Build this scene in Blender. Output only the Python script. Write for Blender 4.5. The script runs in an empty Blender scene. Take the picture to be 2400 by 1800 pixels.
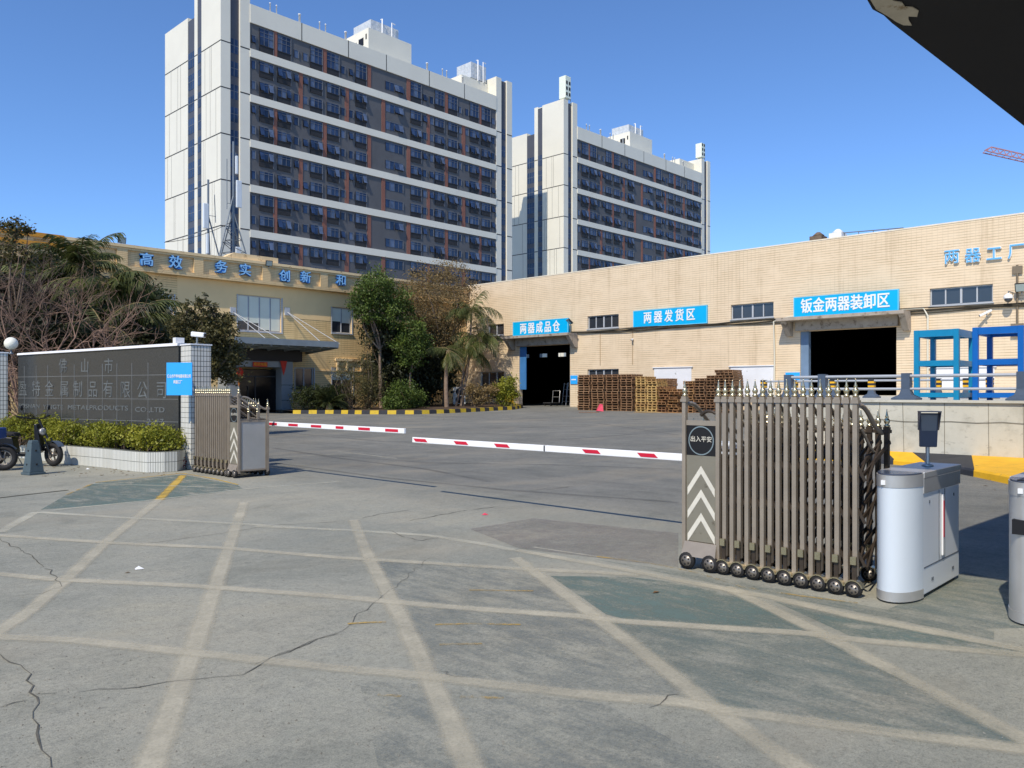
import bpy, math, random
from mathutils import Vector, Matrix
rng = random.Random(7)
R = math.radians
scn = bpy.context.scene
COL = scn.collection

# ------------------------------------------------------------------ camera, sky, sun
F, CX, HY, EYE = 1890.0, 1200.0, 916.0, 1.6        # photograph: 2400 x 1800 px, focal length in px, horizon row
TH = R(43.7); CT, ST = math.cos(TH), math.sin(TH)
cam = bpy.data.cameras.new('camera'); camo = bpy.data.objects.new('camera', cam); COL.objects.link(camo)
camo.location = (0, 0, EYE); camo.rotation_euler = (R(90), 0, TH - R(90))
cam.sensor_width = 36; cam.lens = 36 * F / 2400; cam.shift_y = (HY - 900) / 2400
cam.clip_start = .05; cam.clip_end = 4000
scn.camera = camo
w = bpy.data.worlds.new('World'); scn.world = w; w.use_nodes = True
SUN = Vector((-.648, -.190, .733)).normalized()
sky = w.node_tree.nodes.new('ShaderNodeTexSky'); sky.sky_type = 'NISHITA'; sky.sun_disc = False
sky.sun_elevation = math.asin(SUN.z); sky.sun_rotation = math.atan2(SUN.x, SUN.y)
sky.air_density = 1.0; sky.dust_density = 0; sky.ozone_density = 10; sky.altitude = 1500
bg = w.node_tree.nodes['Background']; bg.inputs[1].default_value = .15
w.node_tree.links.new(sky.outputs[0], bg.inputs[0])
sl = bpy.data.lights.new('sun', 'SUN'); sl.energy = 3.4; sl.angle = R(.53); sl.color = (1, .91, .77)
so = bpy.data.objects.new('sun', sl); COL.objects.link(so); so.rotation_euler = SUN.to_track_quat('Z', 'Y').to_euler()
so.location = (-30, -10, 60)
scn.view_settings.view_transform = 'Standard'; scn.view_settings.look = 'None'
scn.view_settings.exposure = .36; scn.view_settings.gamma = 1; scn.view_settings.use_curve_mapping = False
scn.cycles.max_bounces = 6; scn.cycles.transparent_max_bounces = 12

# ------------------------------------------------------------------ where a photographed point stands
def ray(px, py):
    k = (px - CX) / F
    return CT + ST * k, ST - CT * k, (HY - py) / F
def on_x(px, py, X):
    a, b, v = ray(px, py); return X, b / a * X, EYE + v * X / a
def on_y(px, py, Y):
    a, b, v = ray(px, py); return a / b * Y, Y, EYE + v * Y / b
def on_z(px, py, z=0):
    a, b, v = ray(px, py); t = (z - EYE) / v; return a * t, b * t, z
def at_d(px, py, D):
    a, b, v = ray(px, py); return a * D, b * D, EYE + v * D
GZ = [(-1e9, 0), (12, 0), (26, .25), (38, .36), (43, .5), (1e9, .5)]
def gz(X):
    for (a, za), (b, zb) in zip(GZ, GZ[1:]):
        if X <= b: return za + (zb - za) * (X - a) / (b - a)
def on_g(px, py):
    z = 0
    for _ in range(12): x, y, _z = on_z(px, py, z); z = gz(x)
    return x, y, z

# ------------------------------------------------------------------ mesh builder
class MB:
    def __init__(s): s.v = []; s.f = []; s.m = []; s.sm = []
    def add(s, vs, fs, m=0, sm=False):
        o = len(s.v); s.v += [tuple(p) for p in vs]
        for f in fs: s.f.append([i + o for i in f]); s.m.append(m); s.sm.append(sm)
        return s
    def poly(s, vs, m=0): return s.add(vs, [list(range(len(vs)))], m)
    def box(s, x0, x1, y0, y1, z0, z1, m=0):
        return s.add([(x0,y0,z0),(x1,y0,z0),(x1,y1,z0),(x0,y1,z0),(x0,y0,z1),(x1,y0,z1),(x1,y1,z1),(x0,y1,z1)],
              [(0,3,2,1),(4,5,6,7),(0,1,5,4),(1,2,6,5),(2,3,7,6),(3,0,4,7)], m)
    def hexa(s, b, t, m=0):      # bottom quad, top quad
        return s.add(list(b) + list(t), [(0,3,2,1),(4,5,6,7),(0,1,5,4),(1,2,6,5),(2,3,7,6),(3,0,4,7)], m)
    def bar(s, p, q, w=.05, h=None, m=0, up=(0,0,1)):
        p, q = Vector(p), Vector(q); h = h or w; d = (q - p).normalized(); u = Vector(up)
        if abs(d.dot(u)) > .98: u = Vector((1,0,0))
        a = d.cross(u).normalized() * w / 2; b = a.cross(d).normalized() * h / 2
        return s.hexa([p-a-b, p+a-b, p+a+b, p-a+b], [q-a-b, q+a-b, q+a+b, q-a+b], m)
    def tube(s, pts, r=.02, n=8, m=0, cap=True):
        pts = [Vector(p) for p in pts]; k = len(pts); rs = r if isinstance(r, (list, tuple)) else [r] * k
        vs = []; ref = None
        for i, p in enumerate(pts):
            d = (pts[min(i+1,k-1)] - pts[max(i-1,0)]).normalized()
            if ref is None:
                ref = d.orthogonal().normalized()
            ref = (ref - d * ref.dot(d))
            ref = ref.normalized() if ref.length > 1e-6 else d.orthogonal().normalized()
            b = d.cross(ref)
            for j in range(n):
                a = 2 * math.pi * j / n; vs.append(p + (ref * math.cos(a) + b * math.sin(a)) * rs[i])
        fs = [(i*n+j, i*n+(j+1)%n, (i+1)*n+(j+1)%n, (i+1)*n+j) for i in range(k-1) for j in range(n)]
        s.add(vs, fs, m, True)
        if cap: s.add(vs[:n], [list(range(n))[::-1]], m); s.add(vs[-n:], [list(range(n))], m)
        return s
    def lathe(s, prof, c=(0,0,0), n=16, m=0, ax=None):   # prof: (radius, height); ax: axis matrix columns
        vs = []; c = Vector(c)
        A = ax or (Vector((1,0,0)), Vector((0,1,0)), Vector((0,0,1)))
        for r, z in prof:
            for j in range(n):
                a = 2*math.pi*j/n; vs.append(c + A[0]*(r*math.cos(a)) + A[1]*(r*math.sin(a)) + A[2]*z)
        fs = [(i*n+j, i*n+(j+1)%n, (i+1)*n+(j+1)%n, (i+1)*n+j) for i in range(len(prof)-1) for j in range(n)]
        fs += [list(range(n))[::-1], [(len(prof)-1)*n+j for j in range(n)]]
        return s.add(vs, fs, m, True)
    def prism(s, pts, off, m=0):   # polygon (3d points) swept along off
        n = len(pts); off = Vector(off); q = [Vector(p) + off for p in pts]
        return s.add(list(pts) + q, [list(range(n))[::-1], [n+i for i in range(n)]] + [(i,(i+1)%n,n+(i+1)%n,n+i) for i in range(n)], m)
    def build(s, name, mat, parent=None, world=False, bevel=0, **tags):
        me = bpy.data.meshes.new(name)
        o = Vector(parent.location) if (parent and world) else Vector((0,0,0))
        if parent and world and parent.parent: o = o + Vector(parent.parent.location)
        me.from_pydata([Vector(p) - o for p in s.v], [], s.f)
        for mt in (mat if isinstance(mat, (list, tuple)) else [mat]): me.materials.append(mt)
        me.polygons.foreach_set('material_index', s.m); me.polygons.foreach_set('use_smooth', s.sm)
        me.update()
        ob = bpy.data.objects.new(name, me); COL.objects.link(ob)
        if parent: ob.parent = parent
        if bevel:
            b = ob.modifiers.new('bevel', 'BEVEL'); b.width = bevel; b.segments = 2; b.limit_method = 'ANGLE'; b.angle_limit = R(40)
        for k, v in tags.items(): ob[k] = v
        return ob
def thing(name, label, cat, loc=(0,0,0), group=None, rz=0):
    o = bpy.data.objects.new(name, None); COL.objects.link(o); o.location = loc; o.rotation_euler.z = rz
    o.empty_display_size = .2; o['label'] = label; o['category'] = cat
    if group: o['group'] = group
    return o
def kids(o): return [c for c in bpy.data.objects if c.parent == o]
def copy_tree(o, label=None, group=None, parent=None):
    c = o.copy(); COL.objects.link(c)
    if parent: c.parent = parent
    if label: c['label'] = label
    if group: c['group'] = group
    for ch in kids(o): copy_tree(ch, parent=c)
    return c
def text(name, body, size, mat, parent, org, xd, yd=(0,0,1), ext=.01, off=0.0, xs=1.0, world=True, gap=1.0, **tags):
    cu = bpy.data.curves.new(name, 'FONT'); cu.body = body; cu.size = size; cu.extrude = ext; cu.offset = off * size
    cu.align_x = 'CENTER'; cu.align_y = 'CENTER'; cu.space_character = gap; cu.resolution_u = 3
    t = bpy.data.objects.new(name, cu); COL.objects.link(t)
    bpy.context.view_layer.update()
    me = bpy.data.meshes.new_from_object(t)
    bpy.data.objects.remove(t); bpy.data.curves.remove(cu)
    xd = Vector(xd).normalized(); yd = Vector(yd).normalized(); n = xd.cross(yd)
    o = Vector(org) - (Vector(parent.location) if (parent and world) else Vector((0,0,0)))
    for v in me.vertices:
        c = v.co.copy(); v.co = o + xd * (c.x * xs) + yd * c.y + n * c.z
    me.materials.clear(); me.materials.append(mat); me.name = name
    ob = bpy.data.objects.new(name, me); COL.objects.link(ob)
    if parent: ob.parent = parent
    for k, v in tags.items(): ob[k] = v
    return ob

def bold_text(name, body, size, mat, parent, org, xd, grow, ext=.01, xs=1.0, gap=1.0, k=6):
    xd = Vector(xd).normalized(); n = xd.cross(Vector((0,0,1))); parts = []
    for i in range(k+1):
        a = 2*math.pi*i/k; o = Vector(org) + (xd*math.cos(a)*grow + Vector((0,0,1))*math.sin(a)*grow if i < k else Vector()) + n*(.0014*i)
        parts.append(text(name, body, size, mat, parent, o, xd, ext=ext, xs=xs, gap=gap))
    mb = MB()
    for p in parts:
        o = len(mb.v); mb.v += [tuple(v.co) for v in p.data.vertices]
        for f in p.data.polygons: mb.f.append([i + o for i in f.vertices]); mb.m.append(0); mb.sm.append(False)
        bpy.data.objects.remove(p)
    return mb.build(name, mat, parent)

# ------------------------------------------------------------------ materials
def S(r, g, b, k=1.0):
    f = lambda c: (c/255/12.92 if c <= 10 else ((c/255+.055)/1.055)**2.4) * k
    return (f(r), f(g), f(b), 1)
class N:
    def __init__(s, name):
        s.m = bpy.data.materials.new(name); s.m.use_nodes = True; s.t = s.m.node_tree
        s.b = s.t.nodes['Principled BSDF']; s.out = s.t.nodes['Material Output']
    def n(s, kind, **kw):
        x = s.t.nodes.new(kind)
        for k, v in kw.items(): setattr(x, k, v)
        return x
    def l(s, a, b): s.t.links.new(a, b)
    def pos(s):
        if not hasattr(s, '_p'): s._p = s.n('ShaderNodeNewGeometry').outputs['Position']
        return s._p
    def noise(s, scale, detail=4, rough=.6, vec=None, dist=0):
        x = s.n('ShaderNodeTexNoise'); x.inputs['Scale'].default_value = scale; x.inputs['Detail'].default_value = detail
        x.inputs['Roughness'].default_value = rough; x.inputs['Distortion'].default_value = dist
        s.l(vec or s.pos(), x.inputs['Vector']); return x.outputs['Fac']
    def ramp(s, fac, stops, interp='LINEAR'):
        x = s.n('ShaderNodeValToRGB'); x.color_ramp.interpolation = interp; e = x.color_ramp.elements
        while len(e) < len(stops): e.new(.5)
        for i, (p, c) in enumerate(stops):
            e[i].position = p; e[i].color = c if len(c) == 4 else (*c, 1)
        s.l(fac, x.inputs[0]); return x.outputs[0]
    def mix(s, fac, a, b, mode='MIX'):
        x = s.n('ShaderNodeMix', data_type='RGBA', blend_type=mode)
        for v, i in ((fac, 0), (a, 6), (b, 7)):
            if hasattr(v, 'is_linked'): s.l(v, x.inputs[i])
            else: x.inputs[i].default_value = v
        return x.outputs[2]
    def math(s, op, a, b=0.0, c=0.0, clamp=False):
        x = s.n('ShaderNodeMath', operation=op, use_clamp=clamp)
        for i, v in enumerate((a, b, c)):
            if hasattr(v, 'is_linked'): s.l(v, x.inputs[i])
            else: x.inputs[i].default_value = v
        return x.outputs[0]
    def scaled(s, sx, sy, sz, vec=None):
        x = s.n('ShaderNodeMapping'); x.inputs['Scale'].default_value = (sx, sy, sz); s.l(vec or s.pos(), x.inputs[0]); return x.outputs[0]
    def bump(s, h, strength=.3, dist=.01):
        x = s.n('ShaderNodeBump'); x.inputs['Strength'].default_value = strength; x.inputs['Distance'].default_value = dist
        s.l(h, x.inputs['Height']); s.l(x.outputs[0], s.b.inputs['Normal'])
    def set(s, col=None, rough=None, metal=None, spec=None):
        for v, k in ((col,'Base Color'),(rough,'Roughness'),(metal,'Metallic'),(spec,'Specular IOR Level')):
            if v is None: continue
            if hasattr(v, 'is_linked'): s.l(v, s.b.inputs[k])
            else: s.b.inputs[k].default_value = v
        return s.m
def mul(c, k): return (min(c[0]*k,1), min(c[1]*k,1), min(c[2]*k,1), 1)
def M(name, col, rough=.6, metal=0, var=.12, sc=1.5, bump=0, bsc=60, spec=.4, spot=None, spot_th=.62, spot_sc=6):
    x = N(name)
    c = x.ramp(x.noise(sc, 5), [(.3, mul(col, 1-var)), (.7, mul(col, 1+var))])
    if spot: c = x.mix(x.ramp(x.noise(spot_sc, 6, .7), [(spot_th-.04, (0,0,0)), (spot_th+.06, (1,1,1))]), c, spot)
    if bump: x.bump(x.noise(bsc, 4), bump)
    return x.set(c, rough, metal, spec)

def wall_tiles(name, along, c1, c2, mortar, bw, rh, ms, var=.1, offset=.0, rough=.55, grid=True):
    x = N(name); sep = x.n('ShaderNodeSeparateXYZ'); x.l(x.pos(), sep.inputs[0])
    comb = x.n('ShaderNodeCombineXYZ'); x.l(sep.outputs[along] if along < 2 else x.math('SUBTRACT', sep.outputs[0], sep.outputs[1]), comb.inputs[0]); x.l(sep.outputs[2], comb.inputs[1])
    def brick(w_, h_):
        br = x.n('ShaderNodeTexBrick'); br.offset = offset; br.inputs['Scale'].default_value = 1
        br.inputs['Color1'].default_value = c1; br.inputs['Color2'].default_value = c2; br.inputs['Mortar'].default_value = mortar
        br.inputs['Brick Width'].default_value = w_; br.inputs['Row Height'].default_value = h_; br.inputs['Mortar Size'].default_value = ms
        br.inputs['Mortar Smooth'].default_value = .3
        x.l(comb.outputs[0], br.inputs['Vector']); return br.outputs['Color']
    if grid: c = brick(bw, rh)
    else:       # strip tiles: bed joints show, upright joints hardly at all, both come and go
        fade = x.ramp(x.noise(.9, 4, .7, x.scaled(1, 1, 2)), [(.35, (.15,.15,.15)), (.6, (1,1,1))])
        c = x.mix(fade, c1, brick(400, rh)); c = x.mix(x.ramp(x.noise(.16, 3), [(.45, (.05,.05,.05)), (.65, (.45,.45,.45))]), c, brick(bw, rh))
    st = x.noise(.35, 6, .65, x.scaled(1, 1, .5))
    c = x.mix(1.0, c, x.ramp(st, [(.3, (1-var,1-var,1-var*1.1)), (.7, (1,1,1))]), 'MULTIPLY')
    streak = x.noise(2.2, 5, .7, x.scaled(1, 1, .06))
    c = x.mix(1.0, c, x.ramp(streak, [(.32, (.86,.84,.81)), (.46, (1,1,1))]), 'MULTIPLY')
    return x.set(c, rough, 0, .35)

m_wall_r = wall_tiles('cream_tiles_east', 1, S(236,214,182,.95), S(232,208,174,.95), S(198,176,142,.92), .24, .13, .022, .08, grid=False)
m_wall_l = wall_tiles('tan_tiles_north', 0, S(246,212,152), S(240,205,146), S(190,154,102), .24, .13, .02, .10, grid=False)
m_plain_tan = M('tan_render', S(246,210,152), .8, var=.06, sc=.6)
m_parapet = wall_tiles('parapet_tiles', 0, S(236,204,152), S(230,198,146), S(180,150,104), .24, .10, .016, .14, grid=False)
m_coping = M('parapet_coping', S(232,204,156), .7, var=.1, sc=1.2, spot=S(150,118,76), spot_th=.6, spot_sc=2)
m_orange = M('orange_trim', S(206,142,44), .6, var=.1)
m_white_tile = wall_tiles('white_pillar_tiles', 0, S(236,234,224,.86), S(230,228,218,.86), S(60,66,62,.7), .066, .105, .006, .06)
m_white_tile2 = wall_tiles('white_pillar_tiles_b', 1, S(236,234,224,.86), S(230,228,218,.86), S(70,74,70,.8), .066, .105, .005, .06)
m_planter = wall_tiles('white_planter_tiles', 2, S(232,231,222,.86), S(226,226,216,.86), S(120,122,114,.7), .062, .20, .006, .12)
m_tower_w = M('tower_white_panel', S(238,233,216,.88), .5, var=.04, sc=.2)
m_tower_g = M('tower_grey_wall', S(96,96,98,.9), .7, var=.10, sc=.5)
m_tower_gd = M('tower_dark_strip', S(84,86,94,.9), .5, var=.08, sc=.4)
m_tower_r = M('tower_brick_red', S(146,98,82,.85), .7, var=.10, sc=.6)
m_seam = M('panel_seam', S(60,60,60), .8, var=.05)
m_tframe = M('window_frame_metal', S(98,103,112), .5, var=.05)
m_tdark = M('window_spandrel', S(44,42,42), .6, var=.25, sc=1.2)
def glass(name, col, rough=.06, var=.5, sc=.35, spec=.8):
    x = N(name)
    c = x.ramp(x.noise(sc, 3, .7), [(.35, mul(col, 1-var)), (.65, mul(col, 1+var))])
    return x.set(c, rough, 0, spec)
m_tglass = glass('tower_glass', S(44,60,88), .10, .45, .35, .45)
m_tcurt = M('curtained_pane', S(84,98,122), .2, var=.35, sc=.8)
m_glass_d = glass('dark_window_glass', S(52,56,62), .12, .2)
m_glass_l = glass('office_glass', S(158,170,166), .12, .08, .8, .3)
m_blind = M('window_blind', S(224,226,208,.95), .7, var=.05)
m_alu = M('aluminium_frame', S(180,182,184), .4, var=.05)
m_black = M('black_panel', S(26,24,24), .5, var=.2)
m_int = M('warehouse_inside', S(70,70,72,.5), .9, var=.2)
m_grey_clad = M('grey_cladding', S(150,156,158,.8), .35, var=.06)
m_conc = M('concrete_lintel', S(178,166,150,.85), .85, var=.15, sc=2, spot=S(120,108,94), spot_th=.58, spot_sc=3)
m_sign_b = M('sign_blue', S(0,176,232,.95), .35, var=.03)
m_sign_b2 = M('sign_sky_blue', S(52,172,250,.95), .35, var=.03)
m_white = M('white_paint', S(240,240,238,.92), .45, var=.03)
m_white_old = M('white_board', S(232,232,232,.95), .6, var=.06, sc=1, spot=S(150,148,140), spot_th=.68, spot_sc=2.5)
m_letter = M('blue_letter', S(52,120,196), .35, var=.05)
m_letter_hi = M('pale_letter_face', S(150,205,245), .4, var=.03)
m_letter2 = M('sky_letter_face', S(98,174,220), .4, var=.05)
m_rack1 = M('rack_teal_blue', S(8,132,176,.95), .42, var=.08, sc=3)
m_rack2 = M('rack_royal_blue', S(0,98,180,.95), .42, var=.08, sc=3)
m_cable = M('cable_bundle', S(70,64,52), .8, var=.3, sc=4)
m_pipe_w = M('white_pipe', S(222,216,196,.9), .5, var=.05)
m_yellow = M('yellow_paint', S(236,180,34,.95), .6, var=.1, sc=4, spot=S(150,130,90), spot_th=.66, spot_sc=7)
m_kblack = M('black_paint', S(48,50,56,.9), .6, var=.15, sc=4, spot=S(130,126,116), spot_th=.68, spot_sc=8)
m_yellow_k = M('kerb_yellow', S(214,182,52,.9), .65, var=.12, sc=3, spot=S(120,104,60), spot_th=.66, spot_sc=5)
m_soil = M('bed_soil', S(74,58,44), .95, var=.3, sc=3, bump=.6, bsc=12)
m_bronze = M('gate_bronze', S(164,151,134,.88), .40, .30, var=.10, sc=6, spec=.5, spot=S(104,88,70), spot_th=.70, spot_sc=14)
m_bronze_d = M('gate_dark_bar', S(92,80,68,.6), .45, .4, var=.2, sc=6)
m_finial = M('gate_finial', S(196,184,152), .25, .85, var=.08)
m_rim = M('wheel_rim', S(140,132,122), .4, .6, var=.1)
m_tyre = M('rubber', S(34,33,33), .75, var=.15, sc=8)
m_gatepan = M('gate_panel', S(140,134,118,.9), .45, .2, var=.1, sc=3, spot=S(96,88,72), spot_th=.64, spot_sc=9)
m_gategrey = M('gate_side_panel', S(176,174,168,.95), .42, .15, var=.08, sc=2)
m_chev = M('reflective_chevron', S(222,216,200,.9), .4, var=.1, sc=8, spot=S(120,112,96), spot_th=.66, spot_sc=22)
m_steel = M('brushed_steel', S(196,194,190), .38, .55, var=.05, sc=8)
m_kiosk_w = M('kiosk_white', S(214,222,228,.92), .28, 0, var=.02)
m_kiosk_g = M('kiosk_grey', S(228,233,236,.95), .38, .05, var=.03)
m_navy = M('dark_blue_plastic', S(72,80,96), .25, var=.05)
m_red = M('red_reflector', S(206,28,58,.95), .4, var=.05)
m_boom = M('boom_white', S(244,244,242,.95), .4, var=.03, spot=S(190,186,178), spot_th=.70, spot_sc=5)
m_dock = None
def dock_mat():
    x = N('stained_concrete')
    c = x.ramp(x.noise(.9, 8, .7), [(.3, S(172,170,156,.9)), (.5, S(204,201,186,.9)), (.72, S(214,211,197,.9))])
    st = x.noise(4.5, 8, .75, x.scaled(1, 1, 2.2))
    c = x.mix(x.ramp(st, [(.56, (0,0,0)), (.70, (.75,.75,.75))]), c, S(140,137,124,.9))
    x.bump(x.noise(14, 6), .35, .01)
    return x.set(c, .85, 0, .2)
m_dock = dock_mat()
m_joint = M('concrete_joint', S(128,124,112), .9, var=.3, sc=3)
m_rail = M('rail_galvanised', S(184,188,192,.9), .4, .15, var=.05)
m_railpost = M('rail_post_slate', S(84,98,116,.85), .5, .1, var=.1, sc=4)
m_bollard = M('bollard_slate', S(82,98,104,.85), .6, var=.12, sc=4)
m_granite = N('polished_granite'); m_granite = m_granite.set(m_granite.ramp(m_granite.noise(40, 5), [(.3, S(50,52,52)), (.7, S(72,74,74))]), .16, 0, .5)
m_gjoint = M('granite_joint', S(120,122,122), .6, var=.2, sc=2)
m_engrave = M('engraved_letter', S(112,116,116), .45, .3, var=.3, sc=5)
m_globe = M('lamp_globe', S(232,230,214), .4, var=.02)
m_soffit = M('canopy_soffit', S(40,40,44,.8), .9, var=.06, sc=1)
m_peel = M('peeled_plaster', S(190,182,166), .9, var=.15, sc=6, spot=S(140,120,90), spot_th=.62, spot_sc=8)
m_redcloth = M('red_banner', S(196,48,30), .6, var=.2, sc=3)
m_brownglass = glass('brown_glass', S(92,78,68), .15, .2)
m_tank = M('stainless_tank', S(205,207,206), .45, .25, var=.12, sc=1.5)
m_cab = M('pale_cabinet', S(226,232,214), .5, var=.03)
m_crane = M('crane_red', S(168,122,126), .6, var=.2, sc=.5)
m_mast = M('galvanised_mast', S(120,128,134), .5, .4, var=.1)
m_antenna = M('antenna_shell', S(206,214,220), .45, var=.03)
m_plastic_blk = M('black_plastic', S(30,31,34), .35, var=.15, sc=5)
m_blue_cover = M('blue_cover', S(24,70,140), .4, var=.1)
m_ac = M('air_conditioner_white', S(206,206,200), .5, var=.05)
m_pink = M('pink_cloth', S(214,74,96), .8, var=.1, sc=6)
m_grass = None
def wood_mat(name, a, b):
    x = N(name); oi = x.n('ShaderNodeObjectInfo').outputs['Random']
    c = x.ramp(x.noise(9, 4), [(.3, mul(a, .8)), (.7, mul(a, 1.2))]); c2 = x.ramp(x.noise(9, 4), [(.3, mul(b, .8)), (.7, mul(b, 1.2))])
    return x.set(x.mix(oi, c, c2), .8, 0, .2)
m_wood_d = wood_mat('pallet_wood_brown', S(150,116,86), S(124,94,68))
m_wood_l = wood_mat('pallet_wood_light', S(196,164,104), S(164,128,82))
m_wood_m = wood_mat('pallet_wood_mixed', S(168,128,84), S(136,98,70))
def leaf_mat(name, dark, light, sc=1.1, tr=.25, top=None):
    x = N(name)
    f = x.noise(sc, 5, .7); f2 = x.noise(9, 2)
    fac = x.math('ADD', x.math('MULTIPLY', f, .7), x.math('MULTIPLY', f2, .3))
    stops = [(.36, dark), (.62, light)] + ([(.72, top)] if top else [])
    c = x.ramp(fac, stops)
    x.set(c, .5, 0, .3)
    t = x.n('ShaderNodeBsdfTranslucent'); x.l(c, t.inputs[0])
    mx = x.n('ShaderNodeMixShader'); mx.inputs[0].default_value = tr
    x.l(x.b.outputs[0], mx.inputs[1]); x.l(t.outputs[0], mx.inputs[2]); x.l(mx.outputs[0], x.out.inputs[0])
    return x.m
m_leaf_dk = leaf_mat('leaf_dark_green', S(34,44,26), S(72,80,42))
m_leaf_gr = leaf_mat('leaf_mid_green', S(46,62,26), S(106,124,54))
m_leaf_yl = leaf_mat('leaf_yellow_green', S(84,96,30), S(168,166,60), .9, .3, S(196,184,72))
m_leaf_br = leaf_mat('leaf_dry_brown', S(96,82,52), S(158,134,88), 1.1)
m_leaf_ol = leaf_mat('leaf_olive', S(54,56,34), S(116,108,66), 2)
m_frond = leaf_mat('palm_frond_green', S(46,58,30), S(104,110,58), .8)
m_leaf_vd = leaf_mat('leaf_deep_shade_green', S(26,32,20), S(58,62,36), 1.2, .15)  # darkened leaf colour: deep shade inside the foliage masses is painted in
m_frond_dry = leaf_mat('palm_frond_dry', S(92,80,54), S(158,142,96), 1)
m_bark = M('bark', S(112,96,80), .9, var=.25, sc=5, bump=.5, bsc=14)
m_bark_p = M('palm_bark', S(138,118,100), .9, var=.25, sc=7)
m_twig = M('bare_twig', S(134,108,92), .9, var=.3, sc=2)
m_twig_d = M('dark_twig', S(96,80,70), .9, var=.3, sc=2)

# ------------------------------------------------------------------ ground
def ground_mat():
    x = N('forecourt_surface')
    sep = x.n('ShaderNodeSeparateXYZ'); x.l(x.pos(), sep.inputs[0])
    big = x.noise(.22, 6, .65); mid = x.noise(1.3, 8, .7); patch = x.noise(.55, 8, .72, dist=.6); fine = x.noise(38, 5, .75); grit = x.noise(120, 3, .8); peb = x.noise(230, 1, .5)
    conc = x.ramp(big, [(.30, S(148,149,139,.93)), (.48, S(161,160,147,.93)), (.62, S(169,165,149,.93)), (.75, S(158,158,147,.93))])
    asph = x.ramp(big, [(.3, S(132,132,126,.82)), (.7, S(150,149,141,.82))])
    strk = x.noise(1.0, 7, .72, x.scaled(2.4, .30, 1))
    asph = x.mix(1.0, asph, x.ramp(strk, [(.3, (.78,.78,.79)), (.5, (.96,.96,.96)), (.7, (1.05,1.05,1.04))]), 'MULTIPLY')
    edge = x.math('ADD', sep.outputs[0], x.math('MULTIPLY', x.math('SUBTRACT', mid, .5), 1.6))
    c = x.mix(x.ramp(x.math('MULTIPLY', x.math('SUBTRACT', edge, 6.6), .3), [(.1, (0,0,0)), (.95, (1,1,1))]), conc, asph)
    c = x.mix(1.0, c, x.ramp(patch, [(.28, (.68,.69,.69)), (.40, (.88,.89,.89)), (.54, (1,1,1)), (.74, (1.10,1.07,1.01))]), 'MULTIPLY')
    c = x.mix(1.0, c, x.ramp(mid, [(.3, (.84,.85,.85)), (.5, (1,1,1)), (.7, (1.05,1.04,1.02))]), 'MULTIPLY')
    c = x.mix(1.0, c, x.ramp(fine, [(.34, (.70,.71,.71)), (.46, (.97,.97,.97)), (.54, (1,1,1)), (.66, (1.13,1.12,1.10))]), 'MULTIPLY')
    c = x.mix(1.0, c, x.ramp(grit, [(.36, (.60,.60,.59)), (.46, (1,1,1)), (.56, (1,1,1)), (.66, (1.20,1.19,1.16))]), 'MULTIPLY')
    med = x.noise(13, 6, .8); c = x.mix(1.0, c, x.ramp(med, [(.34, (.78,.78,.78)), (.45, (.96,.96,.96)), (.55, (1.02,1.02,1.01)), (.66, (1.13,1.12,1.10))]), 'MULTIPLY')
    speck = x.noise(26, 2, .5); c = x.mix(x.ramp(speck, [(.70, (0,0,0)), (.75, (.6,.6,.6))]), c, S(104,102,96,.8))
    spot = x.noise(5.5, 3, .55); c = x.mix(x.ramp(spot, [(.70, (0,0,0)), (.76, (.55,.55,.55))]), c, S(108,106,100,.8))
    dust = x.noise(.42, 5, .6, x.scaled(.6, 1.2, 1)); c = x.mix(x.ramp(dust, [(.52, (0,0,0)), (.75, (.35,.35,.35))]), c, S(186,172,146,.86))
    h = x.math('ADD', x.math('MULTIPLY', fine, .8), x.math('MULTIPLY', grit, .7))
    x.bump(h, .6, .008)
    return x.set(c, .86, 0, .2)
m_ground = ground_mat()
xs = [-900, -60, 0, 8, 12, 26, 38, 43, 44, 120, 1500]; ys = [-900, -60, 0, 20, 50, 120, 1500]
g = MB()
for i in range(len(xs)-1):
    for j in range(len(ys)-1):
        g.poly([(xs[i],ys[j],gz(xs[i])),(xs[i+1],ys[j],gz(xs[i+1])),(xs[i+1],ys[j+1],gz(xs[i+1])),(xs[i],ys[j+1],gz(xs[i]))])
g.build('ground', m_ground, kind='structure')

def worn(name, col, thr, soft=.12, sc=3.0, rough=.85, stretch=(1,1,1), var=.08, edge=0.0, top=1.0):
    x = N(name)
    c = x.ramp(x.noise(1.3, 5), [(.3, mul(col, 1-var)), (.7, mul(col, 1+var))])
    c = x.mix(1.0, c, x.ramp(x.noise(120, 3, .8), [(.30, (.66,.66,.65)), (.44, (1,1,1)), (.74, (1.1,1.1,1.08))]), 'MULTIPLY')
    x.set(c, rough, 0, .2)
    n1 = x.noise(sc, 8, .72, x.scaled(*stretch)); n2 = x.noise(45, 4, .75); n3 = x.noise(.45, 3)
    f = x.math('ADD', x.math('MULTIPLY', n1, .50), x.math('ADD', x.math('MULTIPLY', n2, .24), x.math('MULTIPLY', n3, .26)))
    if edge:       # paint frays from its long edges inwards
        at = x.n('ShaderNodeAttribute'); at.attribute_name = 'inset'
        f = x.math('ADD', f, x.math('MULTIPLY', x.math('SUBTRACT', at.outputs['Fac'], 1.0), edge))
    a = x.math('MULTIPLY', x.ramp(f, [(thr - soft, (0,0,0)), (thr + soft, (1,1,1))]), top)
    t = x.n('ShaderNodeBsdfTransparent'); mx = x.n('ShaderNodeMixShader')
    x.l(a, mx.inputs[0]); x.l(t.outputs[0], mx.inputs[1]); x.l(x.b.outputs[0], mx.inputs[2]); x.l(mx.outputs[0], x.out.inputs[0])
    return x.m
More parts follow.
